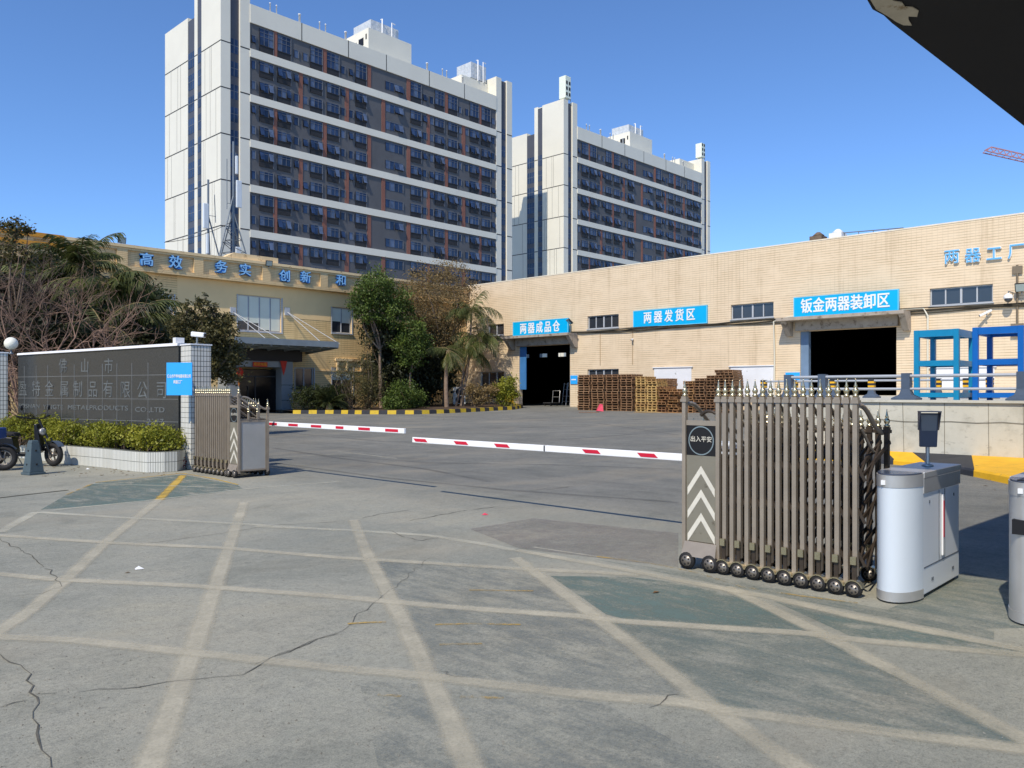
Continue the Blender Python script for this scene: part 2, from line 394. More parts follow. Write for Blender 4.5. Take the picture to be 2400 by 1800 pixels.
m_line = worn('faded_line_paint', S(200,193,171,.93), .42, .15, 2.0, edge=.26, top=.76)
m_line_pale = worn('very_faded_line_paint', S(208,204,184,.95), .46, .16, 1.6, edge=.28, top=.8)
m_line_y = worn('yellow_line_paint', S(206,172,84,.9), .44, .10, 3, edge=.2)
m_line_yw = worn('worn_yellow_paint', S(196,164,92,.88), .50, .06, 3.5, edge=.25, top=.85)
m_green = worn('green_floor_paint', S(110,130,124,.88), .495, .08, 3.5, stretch=(1.5,.6,1), top=.82)
m_green_w = worn('worn_green_floor_paint', S(116,132,128,.85), .52, .10, 3.5, stretch=(1.6,.5,1), top=.75)
m_green_vw = worn('traces_of_green_paint', S(124,134,134,.85), .54, .10, 4, stretch=(1.6,.5,1), top=.6)
m_rough = worn('exposed_aggregate', S(158,150,144,.75), .52, .16, 5, top=.7)
m_tyre_mark = worn('tyre_mark_rubber', S(96,96,95,.75), .50, .16, 1.2, edge=.5, top=.4)
m_crack = M('crack_dark_grey', S(108,106,98,.85), 1, var=.35, sc=6, spec=0)  # uneven dark grey for the cracks and the drain slot

def strip_pts(pts, wd, z, jit=0, r=rng):
    P = [Vector(p) for p in pts]; mb = MB(); rows = []
    for i, p in enumerate(P):
        d = (P[min(i+1,len(P)-1)] - P[max(i-1,0)]).normalized(); n = Vector((-d.y, d.x, 0))
        ww = wd * (1 + (r.uniform(-jit, jit) if jit else 0)); c = Vector((p.x, p.y, z if z < .5 else p.z + z - 1))
        rows.append([c + n*ww*t for t in (-.5, -.22, .22, .5)])
    for a, b in zip(rows, rows[1:]):
        for k in range(3): mb.poly([a[k], a[k+1], b[k+1], b[k]])
    mb.inset = True; return mb
def with_inset(ob):
    me = ob.data; at = me.attributes.new('inset', 'FLOAT', 'POINT')
    vals = [0.0]*len(me.vertices)
    for i in range(len(me.polygons)):
        k = i % 3; a, b, c, d = me.polygons[i].vertices
        for v, e in ((a, k == 0), (d, k == 0), (b, k == 2), (c, k == 2)): vals[v] = 0.0 if e else 1.0
    at.data.foreach_set('value', vals); return ob
def marking(name, px, wd, mat, z=.004):
    return with_inset(strip_pts([on_z(*p) for p in px], wd, z).build(name, mat, kind='structure'))
zk = [.0012]
def nz(): zk[0] += .00004; return zk[0]
def paint_area(name, px, mat):
    MB().poly([(*on_z(*p)[:2], nz()) for p in px][::-1]).build(name, mat, kind='structure')
for px, mt in [([(427,1112),(224,1132),(150,1163),(95,1195),(372,1172),(571,1147),(557,1137)], m_green),
    ([(1290,1350),(1470,1352),(1560,1362),(1730,1395),(1890,1478),(1460,1450),(1420,1440)], m_green),
    ([(1815,1410),(2400,1528),(2400,1540),(1990,1490)], m_green),
    ([(1425,1455),(1895,1488),(2000,1525),(2200,1630),(2480,1780),(2480,1768),(2000,1706),(1706,1667),(1662,1652)], m_green_w),
    ([(860,1311),(1235,1335),(1405,1450),(1034,1422),(895,1408)], m_green_vw),
    ([(1400,1312),(1640,1345),(2080,1430),(2330,1480),(2330,1500),(1815,1395),(1560,1345)], m_green_w),
    ([(2080,1430),(2260,1340),(2500,1390),(2500,1470),(2300,1475)], m_green_w),
    ([(905,1412),(1034,1422),(1405,1452),(1660,1652),(1400,1632),(1142,1603),(1000,1585)], m_green_vw),
    ([(840,1590),(1420,1650),(1800,1860),(900,1860)], m_green_vw),
    ([(1250,1215),(1590,1250),(1590,1330),(1420,1310),(1215,1285),(1100,1240)], m_rough)]:
    paint_area('painted_patch', px, mt)
for px, mt in [([(430,1114),(400,1144),(372,1172)], m_line_y),
    ([(372,1172),(318,1216),(249.6,1270),(144.7,1367.6),(65,1436),(-29,1498)], m_line),
    ([(572,1178),(512,1353),(456,1516),(391,1693),(340,1830)], m_line),
    ([(828,1219),(869,1317),(948,1462),(1048,1679),(1115,1830)], m_line),
    ([(1206,1308),(1222,1319),(1395,1446),(1525,1543.6),(1670,1659),(1890,1815)], m_line),
    ([(1700,1376),(1735,1392),(1912,1478.5),(2000,1525),(2480,1776)], m_line),
    ([(0,1248),(83,1201)], m_line_pale)]:
    marking('road_marking', px, .18, mt, nz())
for px, mt in [([(90,1201),(290,1214),(560,1228),(796,1243)], m_line_pale),
    ([(600,1234),(817,1243),(998,1255),(1142,1277),(1204,1290)], m_line_pale),
    ([(-60,1253),(0,1255.5),(271,1273.6),(524,1284.5),(800,1308),(1034,1322),(1233,1335),(1400,1342),(1500,1349)], m_line),
    ([(-60,1342),(0,1346),(126,1358.6),(470,1375),(800,1400),(1034,1422),(1360,1445),(1453,1457),(1887,1485.7),(2029,1503),(2480,1543)], m_line),
    ([(-60,1490),(0,1494),(163,1500),(362,1521),(800,1568),(980,1583),(1142,1603),(1400,1632),(1598,1647),(1706,1667),(2000,1706),(2480,1768)], m_line),
    ([(1211,1290),(1435,1330),(1562,1355.5),(1815,1402.5),(2000,1446),(2480,1540)], m_line)]:
    marking('road_marking', px, .175, mt, nz())
for px, mt, wd in [([(1399,1305),(1520,1320),(1634,1343),(1742.5,1377),(1880,1398),(2010,1414)], m_line_yw, .07),
    ([(1250,1283),(1399,1305)], m_line_pale, .05),
    ([(224,1131),(330,1120),(427,1109)], m_line_y, .07), ([(427,1109),(500,1122),(557,1136)], m_line_y, .07),
    ([(217,1134),(400,1139),(557,1145)], m_line_pale, .08), ([(155,1160),(217,1134)], m_line_yw, .10),
    ([(126.6,1196),(361.7,1172),(571,1147),(796,1129)], m_line_pale, .10),
    ([(616,1041),(760,1054),(930,1075)], m_line_pale, .09), ([(640,1072),(800,1064),(860,1062)], m_line_pale, .09),
    ([(640,1096),(740,1090)], m_line_yw, .12)]:
    marking('road_marking', px, wd, mt, nz())
for px in [[(815,1463),(860,1460),(905,1459)],[(1020,1465),(1100,1463),(1220,1465)],[(1030,1512),(1130,1510)],[(885,1630),(940,1633)],[(1080,1634),(1180,1638)],[(1100,1384),(1250,1386)]]:
    marking('road_marking', px, .055, m_line_yw, nz())
marking('drain_slot', [(-40,1172),(60,1160),(160,1149)], .06, m_crack, .006)
def crack(px, wd=.012, dens=11):
    P = [Vector(on_z(*p)) for p in px]; out = [P[0]]
    for a, b in zip(P, P[1:]):
        n = max(2, int((b-a).length * dens)); d = (b-a); pr = Vector((-d.y, d.x, 0)).normalized()
        for i in range(1, n+1):
            out.append(a + d*i/n + pr * (rng.uniform(-.028,.028) if i < n else 0))
    mb = MB(); i = 0
    while i < len(out)-1:                     # hairline with short breaks, widest in the middle of each run
        j = min(len(out)-1, i + rng.randint(4, 11)); run = out[i:j+1]; prev = None
        for k, p in enumerate(run):
            d = (run[min(k+1,len(run)-1)] - run[max(k-1,0)])
            if d.length < 1e-6: continue
            d.normalize(); t = k/(len(run)-1) if len(run) > 1 else 0; h = wd*.27*(.35+.65*math.sin(math.pi*(.08+.84*t)))*rng.uniform(.6,1.3); nn_ = Vector((-d.y, d.x, 0))*h
            q = (Vector((p.x,p.y,.0042)) - nn_, Vector((p.x,p.y,.0042)) + nn_)
            if prev: mb.poly([prev[0], prev[1], q[1], q[0]])
            prev = q
        i = j + (1 if rng.random() < .25 else 0)
    mb.build('pavement_crack', m_crack, kind='structure')
for c, wd in [([(790,1484),(705,1515),(615,1556),(568,1583),(452,1594),(325,1612),(181,1624),(83,1628)], .014),
    ([(600,1557),(690,1522),(723,1510),(802,1480),(831,1447),(893,1400),(933,1369),(1008,1308)], .011),
    ([(0,1263),(80,1310),(130,1350),(145,1375)], .018), ([(145,1375),(100,1392),(7,1400)], .010),
    ([(0,1534),(58,1570),(69,1624),(90,1700),(120,1800)], .018), ([(0,1659),(65,1642)], .013),
    ([(320,1277),(500,1253),(640,1232),(745,1226),(790,1222)], .016), ([(850,1215),(890,1205),(960,1196)], .022),
    ([(960,1221),(1005,1213),(1080,1198),(1170,1187)], .026), ([(920,1246),(950,1260),(990,1268),(1030,1259)], .018),
    ([(1034,1575),(1045,1581),(1090,1588)], .012), ([(1280,1148),(1350,1139)], .03), ([(1100,1146),(1240,1150),(1330,1140)], .02),
    ([(1060,1060),(1110,1064),(1180,1060)], .09), ([(1100,1056),(1150,1057)], .05),
    ([(1050,1108),(1120,1105)], .03), ([(1880,1480),(1905,1478)], .014), ([(1520,1660),(1560,1640),(1590,1628)], .014)]:
    crack(c, wd)
# dark rubber left by lorries turning in the yard
for px in [[(640,1085),(900,1120),(1200,1150),(1590,1178)],[(700,1062),(1000,1085),(1300,1090),(1580,1100)],[(620,1010),(900,1035),(1200,1040),(1590,1010)],
           [(760,1000),(1050,1006),(1350,1000),(1600,985)],[(640,1050),(800,1075),(1000,1100),(1150,1130)],[(1250,985),(1400,992),(1590,1020)]]:
    P = [Vector(on_g(*p)) for p in px]; out = []
    for a, b in zip(P, P[1:]):
        for t in range(5): out.append(a.lerp(b, t/5))
    out.append(P[-1])
    with_inset(strip_pts(out, .26, 1.006 , .1).build('tyre_mark', m_tyre_mark, kind='structure'))
gr = seeded(77) if 'seeded' in globals() else random.Random(77); mb = MB()
for _ in range(1500):
    u = gr.random()
    if u < .6: px, py = gr.uniform(-20, 2400), gr.uniform(1120, 1800)
    elif u < .85: px, py = gr.gauss(1420, 170), gr.gauss(1245, 40)
    elif u < .89: px, py = gr.gauss(120, 120), gr.gauss(1620, 90)
    else: px, py = gr.gauss(1100, 260), gr.gauss(1190, 40)
    if py < 1090: continue
    x, y, _z = on_z(px, py); q = gr.uniform(.003, .009); a = gr.uniform(0, 6.3); c_, s_ = math.cos(a)*q, math.sin(a)*q
    mb.add([(x+c_,y+s_,.001),(x-s_*.7,y+c_*.7,.001),(x-c_,y-s_,.001),(x+s_*.8,y-c_*.8,.001),(x+c_*.2,y+s_*.3,q*.8)], [(0,1,4),(1,2,4),(2,3,4),(3,0,4)])
mb.build('grit', M('grit_stone', S(140,136,124,.85), .9, var=.4, sc=30), kind='stuff', label='loose grit and small stones scattered over the forecourt', category='grit')
mb = MB()
for _ in range(300):
    px, py = (gr.uniform(60, 420), gr.uniform(1088, 1118)) if gr.random() < .4 else (gr.uniform(690, 1210), gr.uniform(968, 985)) if gr.random() < .94 else (gr.uniform(-20,2400), gr.uniform(1120,1400))
    x, y, z = on_g(px, py); q = gr.uniform(.02, .045); a = gr.uniform(0, 6.3); c_, s_ = math.cos(a)*q, math.sin(a)*q
    mb.add([(x+c_,y+s_,z+.006),(x-s_*.4,y+c_*.4,z+.012),(x-c_,y-s_,z+.005),(x+s_*.4,y-c_*.4,z+.014)], [(0,1,2,3)])
mb.build('fallen_leaves', M('dead_leaf', S(120,92,58,.9), .9, var=.4, sc=30), kind='stuff', label='dry fallen leaves strewn on the ground near the planter and the bed', category='leaves')
# a few bits of litter
for i, (p, lb) in enumerate([((205,1100),'crumpled white paper lying in front of the planter'),((325,1334),'white scrap on the concrete left of the second line'),((1136,1207),'pink and white wrapper lying near the gate track')]):
    x, y, z = on_z(*p); mb = MB(); s = .035
    mb.add([(x-s,y-s*.6,.004),(x+s,y-s,.004),(x+s*.8,y+s,.004),(x-s*.7,y+s*.8,.004),(x,y,.03)], [(0,1,4),(1,2,4),(2,3,4),(3,0,4)])
    mb.build('paper_scrap', m_white if i < 2 else m_pink, label=lb, category='litter')

# ------------------------------------------------------------------ far towers
TY = 109.2; TX = 54.3
def lx(px): return on_y(px, 900, TY)[0] - TX
def seeded(s): return random.Random(s)
WT = {}
def win_mesh(kind, wd, ht, var):
    key = (kind, round(wd, 1), round(ht, 1), var)
    if key in WT: return WT[key]
    wd, ht = key[1], key[2]; mb = MB(); r = seeded(hash(key) & 0xffff)
    lo = {'big': .38, 'tall': .30, 'long': 0, 'small': 0}[kind] * ht
    if lo: mb.box(.04, wd-.04, -.10, .05, 0, lo, 2); mb.box(-.03, wd+.03, -.16, -.10, lo-.1, lo, 2)
    n = {'big': 3, 'tall': 3, 'long': 4, 'small': 1}[kind]; cw = wd / n
    for i in range(n):
        cur = 3 if (var + i) % 3 == 0 and kind != 'small' or (kind == 'small' and var == 1) else 0
        a, b = i*cw+.03, (i+1)*cw-.03
        if (kind == 'big' and var == 1 and i != 1) or (kind == 'big' and var == 2 and i == 2) or (kind == 'long' and i >= 2 and var != 2) or (kind == 'small' and var == 2):
            t = ht - .12; tl = .45 if kind != 'small' else .3         # sash pushed open at the foot
            zb = lo + .1; mb.hexa([(a,-tl,zb),(b,-tl,zb),(b,-tl+.05,zb),(a,-tl+.05,zb)], [(a,-.06,t),(b,-.06,t),(b,0,t),(a,0,t)], cur)
            mb.box(a, b, -.02, .04, zb, t, 2)
        else:
            mb.box(a, b, -.03, .04, lo, ht-.06, cur)
        if i: mb.box(a-.06, a, -.07, .03, lo, ht, 1)
    if kind in ('big', 'tall'): mb.box(0, wd, -.075, .03, lo+(ht-lo)*(.72 if kind == 'big' else .5), lo+(ht-lo)*(.72 if kind == 'big' else .5)+.07, 1)
    if kind == 'tall': mb.box(0, wd, -.075, .03, lo+(ht-lo)*.76, lo+(ht-lo)*.76+.06, 1)
    mb.box(-.06, wd+.06, -.08, .03, ht-.06, ht+.04, 1)
    mb.box(wd, wd+.08, -.14, .03, 0, ht, 1); mb.box(-.07, 0, -.08, .03, 0, ht, 2)
    WT[key] = mb; return mb
WIN = [(609,640),(651,682),(728,755),(767,794),(834,859),(963,987),(1020,1041),(1051,1072),(1102,1122),(1129,1149)]
SML = [(590,599),(690,699),(711,721),(800,808),(819,828),(992,1000),(1008,1016),(1076,1082),(1091,1098),(1153,1160)]
LONG = (904,945)
RED_A = [(641,650),(756,766),(861,870),(954,962),(1043,1050),(1123,1129)]
RED_B = [(701,710),(809,818),(895,903),(1001,1008),(1083,1091)]
def tower(X0, label, nsolo=100):
    root = thing('apartment_tower', label, 'building', (X0, TY, 0), 'dormitory towers beyond the factory')
    xL, xR, xE = lx(586), lx(1163), lx(1200)
    W = MB()
    W.box(xL, xR, .30, 16, 0, 57.5)                                    # core
    W.box(xL, xR, -.10, .298, 55.5, 58.2); W.box(xL, xR, 15.7, 16.02, 57.5, 58.2)
    pan = [(51.7, 55.5)] + [(50.5-6.6*i-5.5, 50.5-6.6*i) for i in range(6)]
    for i in range(len(pan)):
        zt = pan[i][0]; zb = pan[i+1][1] if i+1 < len(pan) else 0
        W.box(xL, xR, -.10, .298, zb, zt)
    a, b = lx(540), lx(563)
    W.box(0, a, 0, 6.0, 0, 63); W.box(.14, a, 6.001, 7.299, 0, 62.8); W.box(0, a, 7.3, 8.3, 0, 63); W.box(b, xL-.002, 0, 8.3, 0, 63); W.box(a, b, .5, 8.3, 0, 62.6)
    W.box(-.002+1.2, xL-.01, 8.302, 18.6, 0, 57.6)
    ys_ = [0, 6.0, 7.3, 8.3, 10.5, 18.6]
    W.box(.0, 1.198, 10.5, 18.6, 0, 58.0); W.box(.35, 1.198, 8.302, 10.498, 0, 57.4)
    c, d = lx(1175), lx(1188)
    W.box(xR+.002, c, -.02, 7, 0, 62); W.box(d, xE, -.02, 7, 0, 62); W.box(c, d, .4, 7, 0, 61.7)
    W.box(xR+.3, xE, 7.002, 16, 0, 57.9)
    W.build('wall', m_tower_w, root)
    for i in range(9):
        J = MB()
        z = 51.45-6.6*i
        J.box(-.012, -.002, 0, 6.0, z, z+.16); J.box(-.012, -.002, 7.3, 8.3, z, z+.16); J.box(-.012, -.002, 10.5, 18.6, z, z+.16)
        J.box(0, a, -.012, -.002, z, z+.16); J.box(b, xL, -.012, -.002, z-.02, z+.16); J.box(d, xE, -.034, -.022, z-.02, z+.16); J.box(xR, c, -.034, -.022, z-.02, z+.16)
        r = seeded(i)
        for k in range(3):
            for lo, hi in ((.8, 5.6), (11.2, 18)):
                y = r.uniform(lo, hi); J.box(-.010, -.002, y, y+.05, z-6.4, z)
        J.build('panel_joint', m_seam, root)
    for px in (705.5, 815, 904, 1004.6, 1087): x = lx(px); MB().box(x, x+.14, -.112, -.102, 55.5, 58.2).build('panel_joint', m_seam, root)
    D = MB()
    for zb, zt in pan: D.box(xL, xR, .10, .296, zb, zt)
    D.build('recessed_wall', m_tower_g, root)
    for i, (zb, zt) in enumerate(pan):
        for p, q in (RED_A if i % 2 == 0 else RED_B):
            MB().box(lx(p), lx(q), .02, .098, zb, zt).build('red_strip', m_tower_r, root)
    # narrow glazed strips of the stair cores
    for (x0, x1, y0, y1, zt, face) in ((a, b, .40, .498, 62.6, 'y'), (c, d, .30, .398, 61.7, 'y'), (.06, .348, 8.302, 10.498, 57.4, 'x'), (.06, .138, 6.002, 7.298, 62.6, 'x')):
        s = MB()
        s.box(x0, x1, y0, y1, 0, zt)
        st = s.build('stair_strip', m_tower_gd, root)
        k = 0
        while 3.3*k < zt-9:
            z = 51.45+1.0-3.3*k
            if z < 8: break
            gl = MB()
            if face == 'y': gl.box(x0+.1, x1-.1, y0-.03, y0-.002, z-3.3+1.2, z); gl.box((x0+x1)/2-.05, (x0+x1)/2+.05, y0-.05, y0-.032, z-3.3+1.2, z, 1); gl.box(x0+.1, x1-.1, y0-.05, y0-.032, z-1.0, z-.9, 1)
            else:
                gl.box(x0-.03, x0-.002, y0+.08, y1-.08, z-3.3+1.0, z)
                for t in (.33, .66): yy = y0 + (y1-y0)*t; gl.box(x0-.05, x0-.032, yy-.04, yy+.04, z-3.3+1.0, z, 1)
                gl.box(x0-.05, x0-.032, y0+.08, y1-.08, z-1.1, z-1.0, 1)
            k += 1; gl.build('glazing', [m_tglass, m_tframe], st)
    # recess cut of the narrow west strip: dark lining stands in a real groove
    # windows
    spots = []
    for i, (zb, zt) in enumerate(pan):
        r = seeded(100 + i)
        rows = [(zb+.02, 3.55)] if i == 0 else [(zb+.02, 2.3), (zb+3.0, 2.3)]
        for j, (z, h) in enumerate(rows):
            for p, q in WIN: spots.append((lx(p), z, 'tall' if i == 0 else 'big', lx(q)-lx(p), h, r.randrange(4)))
            for p, q in SML:
                spots.append((lx(p), z+.9, 'small', lx(q)-lx(p), 1.2, r.randrange(3)))
            spots.append((lx(LONG[0]), z+.75, 'long', lx(LONG[1])-lx(LONG[0]), 1.45, r.randrange(4)))
    key = lambda s: -(s[3]*s[4]) / (X0 + s[0])**.5
    spots.sort(key=lambda s: (0 if s[2] in ('tall', 'long') else 1 if s[2] == 'big' else 2, -s[1] if s[2] == 'big' else 0, s[0]))
    rest = MB(); made = {}
    mats = [m_tglass, m_tframe, m_tdark, m_tcurt]
    for i, (x, z, kd, wd, ht, var) in enumerate(spots):
        mb = win_mesh(kd, wd, ht, var)
        if i < nsolo:
            if id(mb) not in made:
                o = mb.build('window', mats, root); made[id(mb)] = o
            else:
                o = made[id(mb)].copy(); COL.objects.link(o); o.parent = root
            o.location = (x, .095, z)
        else:
            k = len(rest.v); rest.v += [(v[0]+x, v[1]+.095, v[2]+z) for v in mb.v]
            rest.f += [[q+k for q in f] for f in mb.f]; rest.m += mb.m; rest.sm += mb.sm
    rest.build('window', mats, root, kind='stuff')
    # roof block, vents
    rb = MB(); rb.box(27.7, 37, 2.8, 9.3, 57.4, 63.2); MB().box(xR-7, xR-.002, 2.2, 7, 57.4, 61.0).build('roof_block', m_tower_w, root)
    pb = rb.build('roof_block', m_tower_w, root)
    op = MB(); op.box(27.66, 27.72, 4.2, 5.6, 60.6, 61.9); op.box(27.66, 27.72, 3.3, 3.6, 61.4, 62.3); op.box(27.66, 27.72, 6.2, 6.9, 60.6, 61.6)
    op.build('louvre', m_black, pb)
    for px in (634, 649, 703, 750, 764, 811, 1002, 1038, 1048, 1085):
        v = MB(); rr = .16 if px in (703, 811, 1002, 1085) else .09; v.lathe([(rr, 0), (rr, 1.25), (rr*1.4, 1.26), (rr*1.4, 1.4)], (0,0,0), 8)
        vo = v.build('vent_pipe', m_white, root); vo.location = (lx(px), .12, 58.15)
    return root
t1 = tower(TX, 'tall dormitory tower on the left with white bands, grey walls and brick red strips')
t2 = copy_tree(t1, 'more distant dormitory tower on the right, its lower side wall shaded by its neighbour'); t2.location.x += 75.7
def tank(loc, nx, ny, nz_, label, dx=1.0):
    root = thing('water_tank', label, 'water tank', loc, 'steel water tanks on the tower roofs')
    mb = MB(); mb.box(0, nx*dx, 0, ny*dx, .35, .35+nz_*dx)
    for i in range(nx):
        for k in range(nz_):
            x, z = i*dx, .35+k*dx; mb.add([(x+.06,0,z+.06),(x+dx-.06,0,z+.06),(x+dx-.06,0,z+dx-.06),(x+.06,0,z+dx-.06),(x+dx/2,-.05,z+dx/2)], [(0,1,4),(1,2,4),(2,3,4),(3,0,4)])
    for i in range(ny):
        for k in range(nz_):
            y, z = i*dx, .35+k*dx; mb.add([(0,y+.06,z+.06),(0,y+dx-.06,z+.06),(0,y+dx-.06,z+dx-.06),(0,y+.06,z+dx-.06),(-.05,y+dx/2,z+dx/2)], [(0,4,1),(1,4,2),(2,4,3),(3,4,0)])
    mb.build('panel_shell', m_tank, root)
    b = MB()
    for i in range(nx+1): b.box(i*dx-.08, i*dx+.08, 0, ny*dx, 0, .348)
    b.build('support_beam', m_mast, root)
    p = MB(); p.tube([(nx*dx*.35,-.45,-.1),(nx*dx*.35,-.45,nz_*dx+.9),(nx*dx*.35,-.1,nz_*dx+.9)], .12, 6); p.build('pipe', m_white, root)
    p = MB(); p.tube([(nx*dx*.7,-.45,-.1),(nx*dx*.7,-.45,nz_*dx+.9),(nx*dx*.7+.8,-.3,nz_*dx+.9)], .10, 6)
    p.build('pipe', m_white, root)
    return root
for dx, who in ((0, 'left'), (75.7, 'right')):
    tank((TX+dx+29.2, TY+4.2, 63.2), 6, 5, 2, 'row of steel tank panels on the middle roof block of the %s tower' % who)
tank((TX+lx(1163)-4.2, TY+2.6, 61.0), 4, 4, 3, 'square steel tank near the right end of the left tower roof')
def cabinet(loc, h, label):
    root = thing('antenna_cabinet', label, 'antenna cabinet', loc, 'pale cabinets on the right tower')
    mb = MB(); mb.box(-.9, .9, -.9, .9, .5, h); mb.build('housing', m_cab, root, bevel=.08)
    mb = MB()
    for s in (-.8, .8):
        for t in (-.8, .8): mb.bar((s,t,0), (s,t,.5), .12)
    mb.build('leg', m_mast, root)
    mb = MB()
    for i in range(3):
        for s in (-.45, .45): mb.box(s-.25, s+.25, -.93, -.90, 1.0+i*1.2, 1.7+i*1.2)
    mb.build('louvre', m_tdark, root)
cabinet((TX+75.7+1.6, TY+1.0, 63.0), 5.2, 'pale green antenna cabinet on the tall left corner of the far tower')
cabinet((TX+75.7+lx(1175)-.3, TY+1.0, 62.0), 4.2, 'pale antenna cabinet at the right end of the far tower roof')

# ------------------------------------------------------------------ wall helper: a rectangle with real openings
def holed(mb, conv, u0, u1, z0, z1, holes, dep, m=0):
    us = sorted({u0, u1} | {min(max(h[i], u0), u1) for h in holes for i in (0, 1)}); zs = sorted({z0, z1} | {min(max(h[i], z0), z1) for h in holes for i in (2, 3)})
    for a, b in zip(us, us[1:]):
        for c, d in zip(zs, zs[1:]):
            cu, cz = (a+b)/2, (c+d)/2
            if any(h[0] < cu < h[1] and h[2] < cz < h[3] for h in holes): continue
            mb.poly([conv(a,0,c), conv(b,0,c), conv(b,0,d), conv(a,0,d)], m)
    for h in holes:
        a, b, c, d = h
        mb.poly([conv(a,0,c), conv(a,0,d), conv(a,dep,d), conv(a,dep,c)], m); mb.poly([conv(b,0,c), conv(b,dep,c), conv(b,dep,d), conv(b,0,d)], m)
        mb.poly([conv(a,0,d), conv(b,0,d), conv(b,dep,d), conv(a,dep,d)], m); mb.poly([conv(a,0,c), conv(a,dep,c), conv(b,dep,c), conv(b,0,c)], m)

# ------------------------------------------------------------------ right hand factory (sunlit wall at X = 43)
XW = 43.0; ZT = 9.72; DOCK = 1.36
fac = thing('factory_hall', 'long cream tiled factory hall on the right with open loading doors and blue signs', 'building', (XW, 0, 0))
def yx(px): return on_x(px, 900, XW)[1]
def zx(px, py): return on_x(px, py, XW)[2]
d1 = (yx(1336), yx(1217), .5, 4.82); d3 = (yx(2101), yx(1875.5), DOCK+.004, 4.86)
def wr(l, r, yt, yb): return (yx(r), yx(l), zx((l+r)/2, yb), zx((l+r)/2, yt))
wA = wr(1144,1181,760,786); wB = wr(1377,1450,738.5,769.5); wC = wr(1713,1813,711,746); wD = wr(2179,2327,671,713)
wG = wr(1126,1181,871,936); wE = wr(1377,1450,865,905)
wins = [wA, wB, wC, wD, wG, wE]
mb = MB(); conv = lambda u, d, z: (XW + d, u, z)
holed(mb, conv, -45, 46, 0, ZT, [d1, d3] + wins, .34)
front = mb.build('wall', m_wall_r, fac, world=True)
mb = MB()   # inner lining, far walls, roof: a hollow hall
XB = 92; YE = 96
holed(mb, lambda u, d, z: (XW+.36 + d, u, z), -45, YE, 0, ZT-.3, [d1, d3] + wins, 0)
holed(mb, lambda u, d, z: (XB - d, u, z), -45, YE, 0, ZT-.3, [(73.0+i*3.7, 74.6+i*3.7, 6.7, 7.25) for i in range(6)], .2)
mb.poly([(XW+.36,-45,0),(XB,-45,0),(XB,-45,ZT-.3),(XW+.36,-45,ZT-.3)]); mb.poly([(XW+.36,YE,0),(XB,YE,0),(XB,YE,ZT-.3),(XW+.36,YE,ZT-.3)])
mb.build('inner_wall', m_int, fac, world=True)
mb = MB(); mb.box(XW+.03, XB+.2, -45.2, YE+.1, ZT-.3, ZT-.05); mb.build('roof', m_conc, fac, world=True)
mb = MB(); mb.box(XW-.02, XW+.5, -45.2, 46, ZT+.002, ZT+.07); mb.build('coping', M('white_coping', S(226,214,190), .6), fac, world=True)
def frame_win(parent, wn, n, name='window', gl=m_glass_d, X=XW+.12, wide=True):
    a, b, c, d = wn; f = MB(); t = .06
    f.box(X, X+.08, a, b, c, c+t); f.box(X, X+.08, a, b, d-t, d); f.box(X, X+.08, a, a+t, c+t, d-t); f.box(X, X+.08, b-t, b, c+t, d-t)
    for i in range(1, n):
        y = a + (b-a)*i/n; tt = t if not (wide and i == n//2) else t*1.6
        f.box(X-.01, X+.09, y-tt/2, y+tt/2, c+t, d-t)
    f.box(X-.17, X-.002, a-.05, b+.05, c-.05, c)
    o = f.build(name, m_alu, parent, world=True)
    g_ = MB(); g_.box(X+.03, X+.05, a+t, b-t, c+t, d-t); g_.build('pane', gl, o, world=True)
    return o
for wn, n in ((wA, 2), (wB, 4), (wC, 4), (wD, 4), (wG, 3), (wE, 4)): frame_win(fac, wn, n)
# concrete hoods above the two doors
for (a, b, c, d), nm in ((d1, 1), (d3, 3)):
    mb = MB(); mb.box(XW-1.1, XW-.002, a-.7, b+.9, d+.55, d+.72); mb.box(XW-.30, XW-.003, a-.15, b+.15, d+.02, d+.549)
    for y in (a-.55, b+.55): mb.hexa([(XW-.3,y-.15,d-.25),(XW-.003,y-.15,d-.25),(XW-.003,y+.15,d-.25),(XW-.3,y+.15,d-.25)], [(XW-1.0,y-.15,d+.549),(XW-.003,y-.15,d+.549),(XW-.003,y+.15,d+.549),(XW-1.0,y+.15,d+.549)])
    mb.build('door_hood', m_conc, fac, world=True)
mb = MB(); mb.box(XW+.05, XW+.33, d3[1]-.45, d3[1]-.01, d3[2], d3[3]-.002); mb.build('door_jamb', M('blue_grey_jamb', S(110,132,156), .5), fac, world=True)
mb = MB(); mb.box(XW+.05, XW+.12, d1[1]-.62, d1[1]-.02, d1[2]+1.2, d1[3]-.002); mb.build('folded_door_leaf', M('blue_door_leaf', S(64,120,176), .5), fac, world=True)
